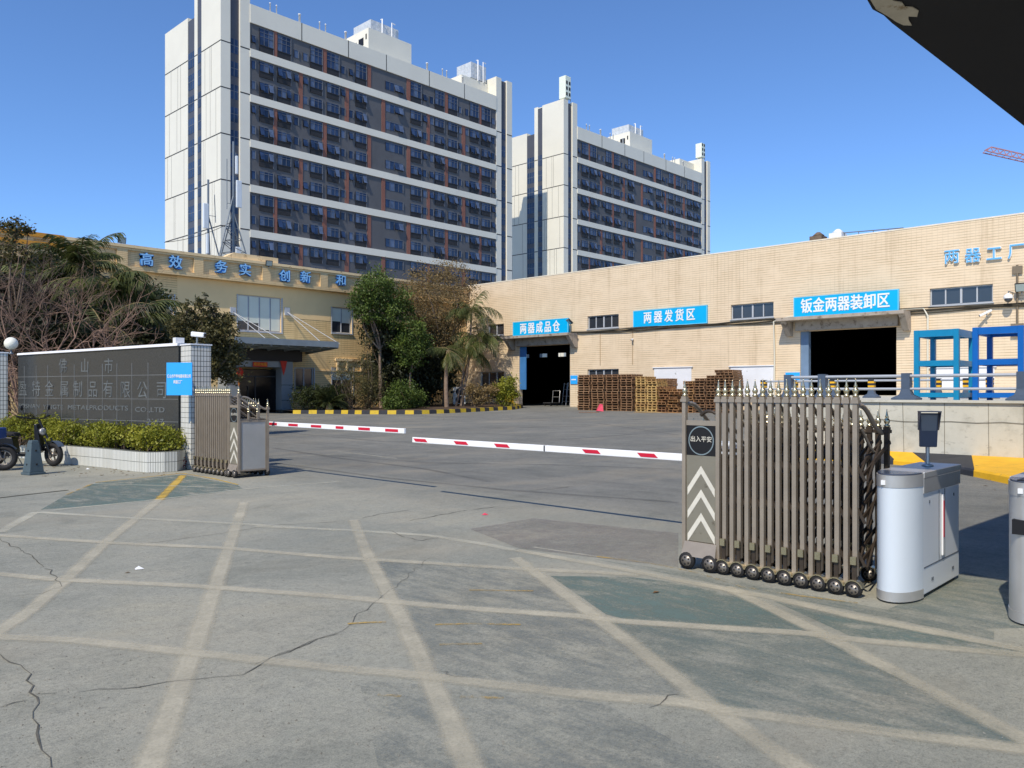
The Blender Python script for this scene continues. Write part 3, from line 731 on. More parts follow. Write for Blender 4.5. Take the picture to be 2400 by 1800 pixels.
# boarded windows
for l, r, yt, yb in ((1534,1621,862,925), (1713,1814,859,932), (2181,2331,862,912)):
    a, b, c, d = wr(l, r, yt, yb); mb = MB(); mb.box(XW-.04, XW-.002, a, b, c, d); mb.box(XW-.10, XW-.003, a-.1, b+.1, d+.003, d+.06)
    mb.build('boarded_window', m_white_old, fac, world=True)
mb = MB(); rr = seeded(3); Pn = []
for b_ in range(5):
    pts = []
    for i in range(60):
        y = 44 - i*1.2; z = 5.50 + .05*math.sin(i*.9+b_) + .03*b_ + .06*math.sin(i*.23+2*b_)
        if d1[0]-.8 < y < d1[1]+1: z = 5.66
        pts.append((XW-.05-.02*b_, y, z))
    mb.tube(pts, .028, 5)
mb.build('cable_run', m_cable, fac, world=True)
mb = MB(); y = yx(1815); mb.tube([(XW-.08, y, .55), (XW-.08, y-.05, 3.5), (XW-.08, y, 5.5), (XW-.08, d3[1]+.6, 5.7), (XW-.1, d3[0]-1.3, 5.7), (XW-.1, d3[0]-1.5, 5.3), (XW-.1, d3[0]-1.5, 1.4)], .05, 6); mb.build('drain_pipe', m_pipe_w, fac, world=True)
m_wj = M('wall_joint', S(176,152,120), .8)
for px in (1407, 1483): y = yx(px); MB().box(XW-.03, XW-.001, y-.02, y+.02, 3.3, 5.5).build('wall_joint', m_wj, fac, world=True)
mb = MB(); y = yx(2385); mb.tube([(XW-.06,y,4.3),(XW-.06,y,7.4)], .05, 5); mb.box(XW-.14, XW-.002, y-.25, y+.25, 4.1, 4.7); mb.box(XW-.10, XW-.002, y-.2, y+.2, 7.0, 7.35); mb.build('junction_box', M('old_junction_box', S(120,108,90), .7), fac, world=True)

# signs over the doors
def wall_sign(l, r, ylt, ylb, yrt, yrb, body, label, back=.5, cs=.62, name='shop_sign'):
    X = XW - back
    a, b = on_x(r, 900, X)[1], on_x(l, 900, X)[1]
    c, d = on_x((l+r)/2, (ylb+yrb)/2, X)[2], on_x((l+r)/2, (ylt+yrt)/2, X)[2]
    root = thing(name, label, 'sign', (X, (a+b)/2, c), 'blue signs on the sunlit wall')
    mb = MB(); mb.box(X, X+.14, a, b, c, d); mb.build('board', m_sign_b, root, world=True)
    mb = MB(); t = .035
    for q in ((a,b,c-.001,c+t),(a,b,d-t,d+.001),(a-.001,a+t,c+t,d-t),(b-t,b+.001,c+t,d-t)): mb.box(X-.012, X-.002, *q)
    mb.build('edge_trim', M('sign_edge', S(120,205,235), .4), root, world=True)
    n = len(body); m_ = (b-a) * .065; st = (b-a-2*m_) / n
    cz_ = (d-c)*cs/.86; bold_text('lettering', body, cz_, m_white, root, (X-.006, (a+b)/2, (c+d)/2), (0,-1,0), .016, ext=.012, xs=.80, gap=st/(cz_*.80))
    if back > .2:
        mb = MB()
        for y in (a+.3, b-.3): mb.bar((X+.14, y, c+.1), (XW, y, c+.1), .06); mb.bar((X+.14, y, d-.1), (XW, y, c+.3), .05)
        mb.build('bracket', m_mast, root, world=True)
    return root
wall_sign(1202,1331,754.6,790.7,745.5,785,'两器成品仓','blue sign with five white characters over the left loading door', .55)
wall_sign(1484,1657,728.6,768,715,758,'两器发货区','flat blue sign with five white characters between two high windows', .10)
wall_sign(1860,2106,697.6,746,677,730,'钣金两器装卸区','widest blue sign with seven white characters over the right loading door', .65)
def small_sign(l, r, yt, yb, label):
    a, b, c, d = wr(l, r, yt, yb); X = XW - .06
    root = thing('notice_board', label, 'sign', (X, (a+b)/2, c), 'small blue notices beside the loading doors')
    mb = MB(); mb.box(X, X+.05, a, b, c, d); mb.build('board', m_sign_b2, root, world=True)
    mb = MB(); mb.box(X-.01, X-.002, a+.1, b-.1, c+(d-c)*.45, c+(d-c)*.58); mb.build('text_line', m_white, root, world=True)
small_sign(1338,1354,880,900,'small blue notice on the wall at the right edge of the left loading door')
small_sign(1842,1875,873,895,'small blue notice left of the right loading door')
# big characters high on the wall
Y0, Y1 = yx(2213), yx(2252)
for i, (ch, l, r, cy) in enumerate((('两',2213,2251,604),('器',2262,2300,601),('工',2312,2350,597),('厂',2362,2404,591))):
    _, y, z = on_x((l+r)/2, cy, XW)
    root = thing('wall_character', 'sky blue character %s with a white edge high on the sunlit wall' % ch, 'letter', (XW-.1, y, z), 'four big characters on the sunlit wall')
    wdt = abs(on_x(l, 900, XW)[1]-on_x(r, 900, XW)[1])
    bold_text('outline', ch, .74, m_white, root, (XW-.06, y, z), (0,-1,0), .028, ext=.03, xs=wdt/.74, k=8)
    text('face', ch, .74, m_letter2, root, (XW-.115, y, z), (0,-1,0), ext=.02, off=.004, xs=wdt/.74)
def flood(loc, label, to=(-.6,0,-.6), arm=.5, size=.34):
    root = thing('floodlight', label, 'floodlight', loc, 'floodlights on the factory walls')
    L = Vector(loc); t = Vector(to).normalized(); u = Vector((0,0,1)); a = t.cross(u).normalized(); b = a.cross(t)
    c = Vector((0,0,arm)) + t*.15; s = size/2
    mb = MB(); q = [c-a*s-b*s*.8, c+a*s-b*s*.8, c+a*s+b*s*.8, c-a*s+b*s*.8]; mb.hexa([p - t*.12 for p in q], q); mb.build('housing', m_plastic_blk, root)
    mb = MB(); k = .86; q2 = [c + (p-c)*k + t*.004 for p in q]; mb.poly(q2); mb.build('lens', m_glass_l, root)
    mb = MB(); mb.tube([(0,0,-.05), (0,0,arm-.05)], .025, 6); mb.build('post', m_mast, root)
_, y, z = on_x(1337, 762, XW-.9); flood((XW-.9, y, 5.6), 'black floodlight on a post at the right end of the left door hood', (-.5,.3,-.6), z-5.6+.3, .5)
_, y, z = on_x(2395, 672, XW-.25); flood((XW-.25, y, z-.3), 'floodlight fixed to the wall at the right edge of the picture', (-.9,0,-.35), .3, .5)
def cctv(loc, label, d=(-1,0,-.25), L_=.3):
    root = thing('security_camera', label, 'security camera', loc, 'security cameras')
    d = Vector(d).normalized(); mb = MB(); mb.bar(Vector((0,0,.12))-d*L_*.4, Vector((0,0,.12))+d*L_*.6, .10, .10); mb.build('camera_body', m_white, root, bevel=.02)
    mb = MB(); e = Vector((0,0,.12))+d*(L_*.6+.003); mb.bar(e, e+d*.012, .07, .07); mb.build('lens', m_black, root)
    mb = MB(); mb.tube([(0,0,-.06),(0,0,.08)], .02, 6); mb.lathe([(.05,-.08),(.05,-.06)], (0,0,0), 8); mb.build('mount', m_mast, root)
_, y, z = on_x(2312, 738, XW-.3); cctv((XW-.25, y, z), 'white box and camera on the wall below the highest small window', (-.6,.8,-.5), .6)
_, y, z = on_x(2363, 700, XW-.5); 
dome = thing('dome_camera', 'white dome camera on a wall arm near the right edge', 'security camera', (XW-.5, y, z), 'security cameras')
mb = MB(); mb.lathe([(.05,.24),(.17,.16),(.2,.02),(.19,0)], n=14); mb.build('shade', m_white, dome); mb = MB(); mb.lathe([(.17,-.003),(.15,-.09),(.08,-.15),(.01,-.17)], n=14); mb.build('dome', m_glass_d, dome)
mb = MB(); mb.tube([(0,0,.22),(.05,0,.34),(.5,-.1,.3)], .025, 6); mb.build('arm', m_mast, dome)
_, y, z = on_x(1482, 800, XW-.12); cctv((XW-.12, y, z), 'small white camera on the wall under the middle blue sign', (-1,0,-.3), .22)
# roof edge things
for px, py, lb in ((1918, 563, 'rusty brown vent box on the roof edge of the cream hall'), (1964, 556, 'small white vent on the roof edge of the cream hall')):
    x, y, z = on_x(px, py, XW+2.5); root = thing('roof_vent', lb, 'vent', (x, y, ZT-.05)); mb = MB(); mb.box(-.4,.4,-.35,.35,0,z-ZT+.25); mb.lathe([(.25,z-ZT+.25),(.34,z-ZT+.3),(.1,z-ZT+.5)], n=10); mb.build('vent_hood', m_bark if px < 1950 else m_white, root)
mb = MB(); mb.tube([(XW+2.4, yx(1905), ZT+.75), (XW+2.4, yx(2080), ZT+.55)], .03, 5)
for i in range(6): y = yx(1905)+(yx(2080)-yx(1905))*i/5; mb.tube([(XW+2.4,y,ZT-.05),(XW+2.4,y,ZT+.75-.04*i)], .025, 5)
o = mb.build('roof_railing', m_mast); o['label'] = 'thin metal railing along the roof edge of the cream hall'; o['category'] = 'railing'

# ------------------------------------------------------------------ left office building (front at Y = 46)
YF = 46.0
off = thing('office_building', 'two storey tan office building with a panelled parapet, glass canopy and dark entrance', 'building', (20, YF, 0))
def fx(px, Y=YF): return on_y(px, 900, Y)[0]
def fz(px, py, Y=YF): return on_y(px, py, Y)[2]
def wl(l, r, yt, yb): return (fx(l), fx(r), fz((l+r)/2, yb), fz((l+r)/2, yt))
oW = [wl(557,659,694,777), wl(778,824,721,781), wl(372,407,688,756)]
oG = [(fx(692), fx(735), fz(713,919), fz(713,861)), (fx(778), fx(827), fz(800,934), fz(800,861))]
door_o = (23.4, 26.5, .1, 2.95)
mb = MB(); conv2 = lambda u, d, z: (u, YF + d, z)
holed(mb, conv2, -40, XW-.004, 0, 8.21, oW + oG + [door_o], .25)
mb.build('wall', m_wall_l, off, world=True)
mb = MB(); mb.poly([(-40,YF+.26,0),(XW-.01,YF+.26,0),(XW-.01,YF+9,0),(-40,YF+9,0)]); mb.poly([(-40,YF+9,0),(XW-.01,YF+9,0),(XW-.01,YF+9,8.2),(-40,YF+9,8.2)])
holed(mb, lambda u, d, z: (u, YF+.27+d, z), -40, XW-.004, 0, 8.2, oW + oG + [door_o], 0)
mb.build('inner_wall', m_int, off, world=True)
mb = MB(); mb.box(-40, XW-.006, YF+.002, YF+24, 8.215, 8.5); mb.build('roof', m_conc, off, world=True)
# upper plain band under the parapet
mb = MB()
for a, b in ((-40, oW[2][0]-.2), (oW[2][1]+.2, oW[0][0]-.12), (oW[0][1]+.12, oW[1][0]-.12), (oW[1][1]+.12, XW-.05)): mb.box(a, b, YF-.012, YF-.002, 6.25, 8.212)
for a, b, c, d in oW[:2]: mb.box(a-.12, b+.12, YF-.012, YF-.002, d+.02, 8.212)
mb.build('upper_band', m_plain_tan, off, world=True)
PZ0, PZ1, PY = 8.213, 9.58, YF-.44
pil = [fx(287, PY), fx(466, PY), fx(625, PY), fx(760, PY), fx(900, PY)]
while pil[0] > -36: pil.insert(0, pil[0] - 4.6)
mb = MB(); mb.box(-40, XW-.07, PY+.12, YF+.3, PZ0, PZ1-.16)          # recessed panels
for p in pil: mb.box(p-.28, p+.28, PY, PY+.118, PZ0, PZ1-.16)
for a, b in zip(pil, pil[1:] + [XW-.07]):
    mb.box(a+.281, b-.281, PY, PY+.118, PZ0, PZ0+.22); mb.box(a+.281, b-.281, PY, PY+.118, PZ1-.30, PZ1-.16)
mb.build('parapet', m_parapet, off, world=True)
mb = MB(); mb.box(fx(150,PY), XW-.07, PY-.06, YF+.4, PZ1-.158, PZ1); mb.box(fx(546), fx(646), YF-.3, YF+.6, PZ1+.002, PZ1+.36); mb.hexa([(fx(520),YF-.3,PZ1+.002),(fx(546)-.01,YF-.3,PZ1+.002),(fx(546)-.01,YF+.6,PZ1+.002),(fx(520),YF+.6,PZ1+.002)],[(fx(543),YF-.3,PZ1+.36),(fx(546)-.01,YF-.3,PZ1+.36),(fx(546)-.01,YF+.6,PZ1+.36),(fx(543),YF+.6,PZ1+.36)])
mb.build('coping', m_coping, off, world=True)
mb = MB(); mb.box(-40, fx(150,PY)-.01, PY-.10, YF+.4, PZ1-.20, PZ1+.03); mb.box(-40, fx(150,PY)-.01, PY-.06, PY-.002, PZ1-.62, PZ1-.42); mb.build('orange_trim', m_orange, off, world=True)
def office_win(wn, n, blind, gl):
    a, b, c, d = wn; Y = YF + .10; f = MB(); t = .07
    f.box(a, b, Y, Y+.07, c, c+t); f.box(a, b, Y, Y+.07, d-t, d); f.box(a, a+t, Y, Y+.07, c+t, d-t); f.box(b-t, b, Y, Y+.07, c+t, d-t)
    for i in range(1, n): x = a+(b-a)*i/n; f.box(x-t/2, x+t/2, Y-.01, Y+.08, c+t, d-t)
    f.box(a-.08, b+.08, YF-.08, YF-.003, c-.08, c); f.box(b+.001, b+.09, YF-.03, YF-.003, c, d); f.box(a-.06, a-.001, YF-.02, YF-.003, c, d)
    o = f.build('window', m_alu, off, world=True)
    g_ = MB(); g_.box(a+t, b-t, Y+.03, Y+.045, c+t, d-t); g_.build('pane', gl, o, world=True)
    if blind:
        g_ = MB()
        for i, k in enumerate(blind):
            x0, x1 = a+(b-a)*i/n+t, a+(b-a)*(i+1)/n-t/2; g_.box(x0, x1, Y+.004, Y+.012, d-t-(d-c-2*t)*k, d-t)
        g_.build('blind', m_blind, o, world=True)
office_win(oW[0], 4, (.74,.78,.97,.99), m_glass_d); office_win(oW[1], 2, (.55,.6), m_glass_d); office_win(oW[2], 2, (.8,.8), m_glass_l)
office_win(oG[0], 2, None, m_glass_d); office_win(oG[1], 2, (.4,.4), m_brownglass)
# entrance portal
PYo = 44.9; px0, px1 = fx(531,PYo), fx(686,PYo); dx0, dx1 = fx(560,PYo), fx(660,PYo)
mb = MB(); mb.box(px0, dx0, PYo, YF-.003, 0, 3.05); mb.box(dx1, px1, PYo, YF-.003, 0, 3.05); mb.box(px0, px1, PYo-.02, YF-.003, 3.052, 3.42)
mb.build('portal', m_grey_clad, off, world=True)
mb = MB()
for z in (1.0, 1.95): mb.box(px0-.005, dx0+.005, PYo-.008, PYo-.001, z, z+.03); mb.box(dx1-.005, px1+.005, PYo-.008, PYo-.001, z, z+.03)
mb.build('portal_joint', m_seam, off, world=True)
mb = MB(); mb.box(px0+.3, fx(706,PYo), PYo-.12, YF-.003, 3.423, 4.12); mb.build('fascia_panel', m_black, off, world=True)
mb = MB(); mb.box(dx0+.005, dx1-.005, YF-.42, YF-.36, .05, 2.9)
dg = mb.build('glass_door', glass('entrance_glass', S(26,24,24), .12, .2, .35, .25), off, world=True)
mb = MB(); mb.box(dx0+.05, dx1-.05, YF-.45, YF-.421, 2.45, 2.52); mb.box((dx0+dx1)/2-.03, (dx0+dx1)/2+.03, YF-.45, YF-.421, .05, 2.449); mb.box(dx0+.9, dx0+.93, YF-.47, YF-.421, .9, 1.9); mb.build('door_frame', m_seam, dg, world=True)
# canopy
cz0, cz1, cy = 4.14, 4.40, 42.4; ca, cb = 21.9, 28.7
can = MB(); can.hexa([(ca,cy,cz1),(cb,cy,cz1),(cb,YF-.003,cz0),(ca,YF-.003,cz0)], [(ca,cy,cz1+.03),(cb,cy,cz1+.03),(cb,YF-.003,cz0+.03),(ca,YF-.003,cz0+.03)])
co = can.build('canopy', glass('canopy_glass', S(130,140,140), .2, .2), off, world=True)
mb = MB(); mb.box(ca-.03, cb+.03, cy-.08, cy-.002, cz1-.12, cz1+.24)
for i in range(7): x = ca + (cb-ca)*i/6; mb.bar((x, cy, cz1-.1), (x, YF-.01, cz0-.1), .10, .16)
for i in range(1, 4): t = i/4; mb.bar((ca, cy+(YF-cy)*t, cz1+(cz0-cz1)*t-.08), (cb, cy+(YF-cy)*t, cz1+(cz0-cz1)*t-.08), .06, .10)
mb.build('canopy_frame', M('canopy_steel', S(132,142,146), .5, .2), co, world=True)
for px in (545, 672):
    mb = MB()
    x = fx(px); z = fz(px, 732); mb.box(x-.18, x+.18, YF-.10, YF-.004, z-.2, z+.3)
    for dx in (-.1, 1.2 if px > 600 else .9): mb.tube([(x, YF-.1, z), (x+dx+.7, cy+.5, cz1+.15)], .022, 6)
    mb.build('tie_rod', m_alu, co, world=True)
# string courses low on the wall, right of the entrance
mb = MB(); mb.box(fx(785), XW-.05, YF-.12, YF-.003, 3.62, 3.78); mb.box(fx(740), XW-.05, YF-.06, YF-.003, 2.9, 2.96)
for px in (790, 812, 846, 870): x = fx(px); mb.box(x-.06, x+.06, YF-.10, YF-.003, 2.963, 3.617)
mb.build('string_course', m_coping, off, world=True)
# characters on the parapet
for ch, px, py in (('高',344,611),('效',412,617),('务',519,628),('实',575,635),('创',668,649),('新',717,652),('和',800,659)):
    Yc = PY - .02; x, _, z = on_y(px, py, Yc)
    root = thing('parapet_character', 'blue raised character %s on the tan parapet' % ch, 'letter', (x, Yc, z), 'blue characters along the parapet')
    text('body', ch, .76, m_letter, root, (x, Yc+.04, z), (1,0,0), ext=.09, off=.03)
    text('face', ch, .76, m_letter_hi, root, (x-.01, Yc-.062, z+.012), (1,0,0), ext=.006, off=.008)
x = fx(286, PY); flood((x, PY+.15, PZ1), 'floodlight on top of the parapet pilaster beside the palms', (.2,-1,-.1), .22, .42)
_, _, z = on_y(625, 620, PY); flood((fx(628,PY), PY-.10, z-.15), 'floodlight on the parapet between the two middle pairs of characters', (-.3,-1,-.4), .25, .40)
x, _, z = on_y(560, 872, 44.6); lan = thing('red_lantern', 'red festive lantern hanging at the left pillar of the entrance', 'lantern', (x, 44.6, z))
mb = MB(); mb.lathe([(.08,.28),(.2,.2),(.26,0),(.2,-.2),(.08,-.28)], n=12); mb.build('shade', m_redcloth, lan); mb = MB(); mb.lathe([(.05,-.285),(.06,-.6),(.02,-.95)], n=8); mb.build('tassel', M('tassel_orange', S(200,120,50), .8), lan)
mb = MB(); mb.tube([(0,0,.28),(0,0,.7)], .01, 4); mb.build('cord', m_black, lan)
for l, r, t, b, lb in ((593,627,848,860,'red banner with a line of gold text over the dark entrance'),(657,673,846,880,'red hanging pennant at the right pillar of the entrance')):
    Yb = PYo-.16; a, _, z1 = on_y(l, t, Yb); c, _, z0 = on_y(r, b, Yb); root = thing('red_banner', lb, 'banner', ((a+c)/2, Yb, z0), 'red decorations at the entrance')
    mb = MB()
    if l > 640: mb.prism([(a,Yb,z1),(c,Yb,z1),(c-.1,Yb,(z0+z1)/2),((a+c)/2,Yb,z0)], (0,.02,0))
    else: mb.box(a, c, Yb, Yb+.02, z0, z1)
    mb.build('cloth', m_redcloth, root, world=True)
    if l < 640: text('lettering', '欢迎光临', (z1-z0)*.75, m_yellow, root, ((a+c)/2, Yb-.004, (z0+z1)/2), (1,0,0), ext=.003)

# masts on the office roof
def mast(px, ptop, pbase, Y, label, legs, panels, whips):
    x, _, zt = on_y(px, ptop, Y); zb = 8.5
    root = thing('antenna_mast', label, 'antenna mast', (x, Y, zb), 'antenna masts on the office roof'); H = zt-zb
    mb = MB(); mb.tube([(0,0,0),(0,0,H)], .07, 8); mb.build('pole', m_mast, root)
    for (dx, dy, h) in legs:
        mb = MB(); mb.tube([(0,0,h),(dx,dy,0)], .045, 6); mb.build('strut', m_mast, root)
    mb = MB()
    if len(legs) > 2:
        for k in (.12, .3, .46, .62):
            P = [Vector((dx*(1-k),dy*(1-k),h*k)) for dx, dy, h in legs[:4]]
            for a, b in zip(P, P[1:]+P[:1]): mb.tube([a, b], .025, 5)
            for a in P: mb.tube([a, (0,0,a.z)], .02, 4)
    for a, b in whips: mb.tube([a, b], .025, 5); mb.tube([(0,0,a[2]+.4), (a[0],a[1],a[2]+.4)], .02, 4)
    mb.build('bracing', m_mast, root)
    for (dx, dy, z0, z1, wd) in panels:
        mb = MB(); mb.box(dx-wd/2, dx+wd/2, dy-.09, dy+.09, z0, z1); mb.build('panel_antenna', m_antenna, root, bevel=.03)
    return root
mast(547, 332, 600, 50, 'tall tripod antenna mast with white panel antennas in front of the left tower', [(-1.7,-.6,6.0),(1.35,-.5,4.9),(-.5,2,5.0),(1.9,1.4,4.2)], [(.33,-.1,5.2,7.0,.36),(.18,-.1,7.4,8.6,.16),(.28,-.1,2.0,2.6,.36)], [((-.45,0,5.0),(-.45,0,8.3)),((.28,.2,6.4),(.28,.2,8.9))])
mast(488, 421, 600, 50, 'shorter antenna mast with a grey panel left of the tall tripod mast', [(1.1,-.3,4.4),(.6,.8,4.2)], [(-.22,-.12,3.5,5.1,.34),(.2,-.15,.9,1.7,.42),(-.1,-.1,1.9,3.2,.14)], [((.5,0,4.0),(.42,0,5.8)),((-.15,0,.6),(-.15,0,3.3))])
# sagging wire across
mb = MB(); a = Vector(on_y(385, 568, 49)); b = Vector(on_y(545, 519, 50)); mb.tube([a.lerp(b, t/8) - Vector((0,0,.25*(1-(t/4-1)**2))) for t in range(9)], .018, 5); o = mb.build('overhead_wire', m_cable); o['label'] = 'thin wire running from the roof to the tall antenna mast'; o['category'] = 'wire'

# far tower crane
cr = thing('tower_crane', 'distant red lattice crane jib in the sky at the right edge', 'crane', at_d(2520, 900, 330)[:2] + (0,))
tip = Vector(at_d(2308, 356, 330)); root_ = Vector(at_d(2520, 404, 330)); mb = MB(); hh = 2.6
n = 14
for i in range(n):
    a, b = tip.lerp(root_, i/n), tip.lerp(root_, (i+1)/n); u = Vector((0,0,hh if i else .6)); v = Vector((0,0,hh)); s_ = Vector((.9,.9,0))
    mb.bar(a-s_, b-s_, .35); mb.bar(a+s_, b+s_, .35); mb.bar(a+u, b+v, .4); mb.bar(a-s_, b+v, .22); mb.bar(a+s_, b+v, .22); mb.bar(b+v, b-s_, .22)
mb.build('jib', m_crane, cr, world=True)
mb = MB(); X, Y = root_.x, root_.y
for sx in (-1,1):
    for sy in (-1,1): mb.bar((X+sx,Y+sy,0),(X+sx,Y+sy,root_.z+3), .3)
for i in range(30): z = i*(root_.z/30); mb.bar((X-1,Y-1,z),(X+1,Y-1,z+3), .18); mb.bar((X-1,Y+1,z),(X-1,Y-1,z+3), .18)
mb.build('mast', m_crane, cr, world=True)

# ------------------------------------------------------------------ loading dock, guard rails, racks
XD = 17.75
dock = thing('loading_dock', 'raised concrete loading dock with a stained front wall under the guard rails', 'dock', (XD, 3, 0))
mb = MB(); mb.prism([(XD,-14,0), (XW-.01,-14,0), (XW-.01,21.5,0), (XD,8.5,0)], (0, 0, DOCK)); mb.build('platform', m_dock, dock, world=True)
mb = MB(); mb.prism([(XD-.06,-14,DOCK+.002), (XD+.5,-14,DOCK+.002), (XD+.5,8.6,DOCK+.002), (XD-.06,8.6,DOCK+.002)], (0,0,.05)); mb.build('edge_slab', m_dock, dock, world=True)
r = seeded(5); pts = [(XD-.004, -6+i*.45, .98 + r.uniform(-.02,.02)) for i in range(33)]
mb = MB()
for p, q in zip(pts, pts[1:]): mb.bar(p, q, .008, .018)
mb.build('wall_joint', m_joint, dock, world=True)
for px in (2119, 2214, 2318, 2060, 2010, 2400):
    y = on_x(px, 950, XD)[1]; MB().bar((XD-.004, y, .2), (XD-.004, y+r.uniform(-.03,.03), DOCK-.01), .010, .008).build('wall_joint', m_joint, dock, world=True)
kb = [((XD-.003, 9.0), (17.2, 8.9)), ((XD-.003, 7.9), (17.25, 7.8)), ((XD-.003, 6.9), (17.30, 6.75)), ((XD-.003, 6.05), (17.28, 5.75)), ((XD-.003, 5.52), (17.05, 5.10)), ((XD-.003, 4.43), (16.05, 3.98)), ((XD-.003, 3.1), (14.75, 2.80)), ((XD-.003, 1.6), (14.3, 1.5)), ((XD-.003, .2), (14.2, .1))]
mb = MB()
for i, ((b0, f0), (b1, f1)) in enumerate(zip(kb, kb[1:])):
    def sec(b_, f_, e): return [(f_[0], f_[1]+e, 0), (f_[0]+.02, f_[1]+e, .17), (f_[0]+.07, f_[1]+e, .205), (b_[0], b_[1]+e, .33), (b_[0], b_[1]+e, 0)]
    A_, B_ = sec(b0, f0, 0), sec(b1, f1, .004); n = 5
    mb.add(A_ + B_, [(4,3,2,1,0),(5,6,7,8,9)] + [(k,(k+1)%n,n+(k+1)%n,n+k) for k in range(n)], 1 if i in (0, 2, 4, 6) else 0)
o = mb.build('kerb', [m_yellow, m_kblack]); o['label'] = 'wide kerb painted in long yellow and black blocks at the foot of the dock wall'; o['category'] = 'kerb'
def guard(label, X, ysr, rails, posth, band):
    root = thing('guard_rail', label, 'guard rail', (X, ysr[0], DOCK), 'guard rails on the loading dock')
    for y in ysr:
        def ring(w_, d_, z): return [(X+w_*a_, y+d_*c_, DOCK+.053+z) for a_, c_ in ((-1,-1),(1,-1),(1,1),(-1,1))]
        k = .75 if band else 1; mb = MB()
        R_ = [ring(.22*k,.24*k,0), ring(.22*k,.24*k,.035), ring(.10*k,.12*k,.11), ring(.08*k,.085*k,.22), ring(.08*k,.085*k,posth)]
        for p, q in zip(R_, R_[1:]): mb.hexa(p, q)
        po = mb.build('post', m_railpost, root, world=True)
        if band:
            mb = MB(); zz = posth - .22; w_ = .08*k + .006
            for j in range(4): mb.hexa(ring(w_, w_+.01, zz+j*.055), ring(w_, w_+.01, zz+j*.055+.05), j % 2)
            mb.build('warning_band', [m_yellow, m_kblack], po, world=True)
    for z, rad in rails:
        mb = MB(); mb.tube([(X-.03, y, DOCK+.05+z) for y in ysr], rad, 8); mb.build('rail', m_rail, root, world=True)
guard('front guard rail with slate posts and two round rails along the dock edge', XD+.25, (8.3, 7.5, 5.72, 3.62, 1.5, -.6), [(.50,.034),(.23,.028)], .56, False)
guard('rear guard rail on the dock whose posts carry yellow and black bands', 22.0, (10.9, 9.97, 8.9, 7.86, 6.94, 6.25, 5.6, 5.1), [(.46,.028),(.24,.024)], .50, True)
def rack(X, y0, y1, mat, label):
    root = thing('storage_rack', label, 'rack', (X, (y0+y1)/2, DOCK), 'blue steel racks on the dock'); dp, H, t = 1.25, 1.57, .105; Z = DOCK
    for x in (X, X+dp-t):
        for y in (y0, y1-t):
            mb = MB(); mb.box(x, x+t, y, y+t, Z+.014, Z+H); mb.box(x-.02, x+t+.02, y-.02, y+t+.02, Z+.003, Z+.013); mb.build('leg', mat, root, world=True, bevel=.008)
    for z0, z1 in ((.10,.20), (.78,.90), (H-.15,H-.002)):
        mb = MB(); q = .02
        mb.box(X+q, X+t-q, y0+t, y1-t, Z+z0, Z+z1); mb.box(X+dp-t+q, X+dp-q, y0+t, y1-t, Z+z0, Z+z1)
        mb.box(X+t, X+dp-t, y0+q, y0+t-q, Z+z0, Z+z1); mb.box(X+t, X+dp-t, y1-t+q, y1-q, Z+z0, Z+z1)
        mb.build('shelf_beam', mat, root, world=True)
        mb = MB(); mb.box(X+t, X+dp-t, y0+t, y1-t, Z+z1-.03, Z+z1-.005); mb.build('shelf_plate', m_kiosk_g, root, world=True)
rack(19.0, 4.99, 5.89, m_rack1, 'lighter teal blue steel rack, the left one on the dock')
rack(18.95, 3.79, 4.72, m_rack2, 'darker royal blue steel rack, the right one on the dock')

# ------------------------------------------------------------------ pallets along the sunlit wall
def pallet_mesh(blocky, r):
    mb = MB(); L_, W_, H = 1.1, 1.0, .142; j = lambda: r.uniform(-.012, .012)
    tb, th = (.13, .026) if blocky else (.10, .020)
    for i in range(5):                                   # deck boards across the front
        x = -L_/2 + (L_-tb)*i/4
        mb.box(x, x+tb, -W_/2+j(), W_/2+j(), H-th, H)
    for x in (-L_/2, -tb/2, L_/2-tb): mb.box(x+j()*.3, x+tb, -W_/2+j(), W_/2+j(), 0, th)
    sw_ = .11 if blocky else .06
    for y in (-W_/2+.02, -sw_/2, W_/2-.02-sw_):          # stringers front to back
        mb.box(-L_/2+.012, L_/2-.012, y+j()*.5, y+sw_, th+.0005, H-th-.0005)
    return mb
PM = []
for i, (mt, bl) in enumerate(((m_wood_d, False), (m_wood_l, True), (m_wood_m, False))):
    PM.append([pallet_mesh(bl, seeded(i*7+k)) for k in range(2)])
ordw = ['topmost', 'second', 'third', 'fourth', 'fifth', 'sixth', 'seventh', 'eighth', 'ninth', 'tenth', 'eleventh', 'twelfth', 'thirteenth', 'fourteenth', 'fifteenth', 'sixteenth', 'seventeenth', 'eighteenth', 'nineteenth', 'twentieth']
proto = {}
def stack(l, r_, ytop, X, kind, where, tilt=0, jit=.03, yb=None):
    y0, y1 = on_x(r_, 900, X)[1], on_x(l, 900, X)[1]; yc = (y0+y1)/2; zt = on_x((l+r_)/2, ytop, X)[2]; z = gz(X) + .004 if yb is None else yb
    n = max(2, min(20, round((zt - z)/.146))); rr = seeded(int(l)); wd = (y1-y0)
    for i in range(n):
        key = (kind, rr.randrange(2))
        lab = '%s pallet %s %s' % (ordw[n-1-i], 'from the top of' if i < n-1 else 'on', where)
        if key not in proto:
            o = PM[kind][key[1]].build('wooden_pallet', [m_wood_d, m_wood_l, m_wood_m][kind]); proto[key] = o
        else:
            o = proto[key].copy(); COL.objects.link(o)
        o.location = (X + .55 + rr.uniform(-jit, jit) + tilt*i, yc + rr.uniform(-jit, jit), z + i*.146 ); o.rotation_euler = (0, 0, rr.uniform(-jit, jit)*.8)
        o.scale = (1, wd/1.0*.97, 1)
        o['label'] = lab; o['category'] = 'pallet'; o['group'] = 'wooden pallets stacked along the sunlit wall'
XP = 39.2
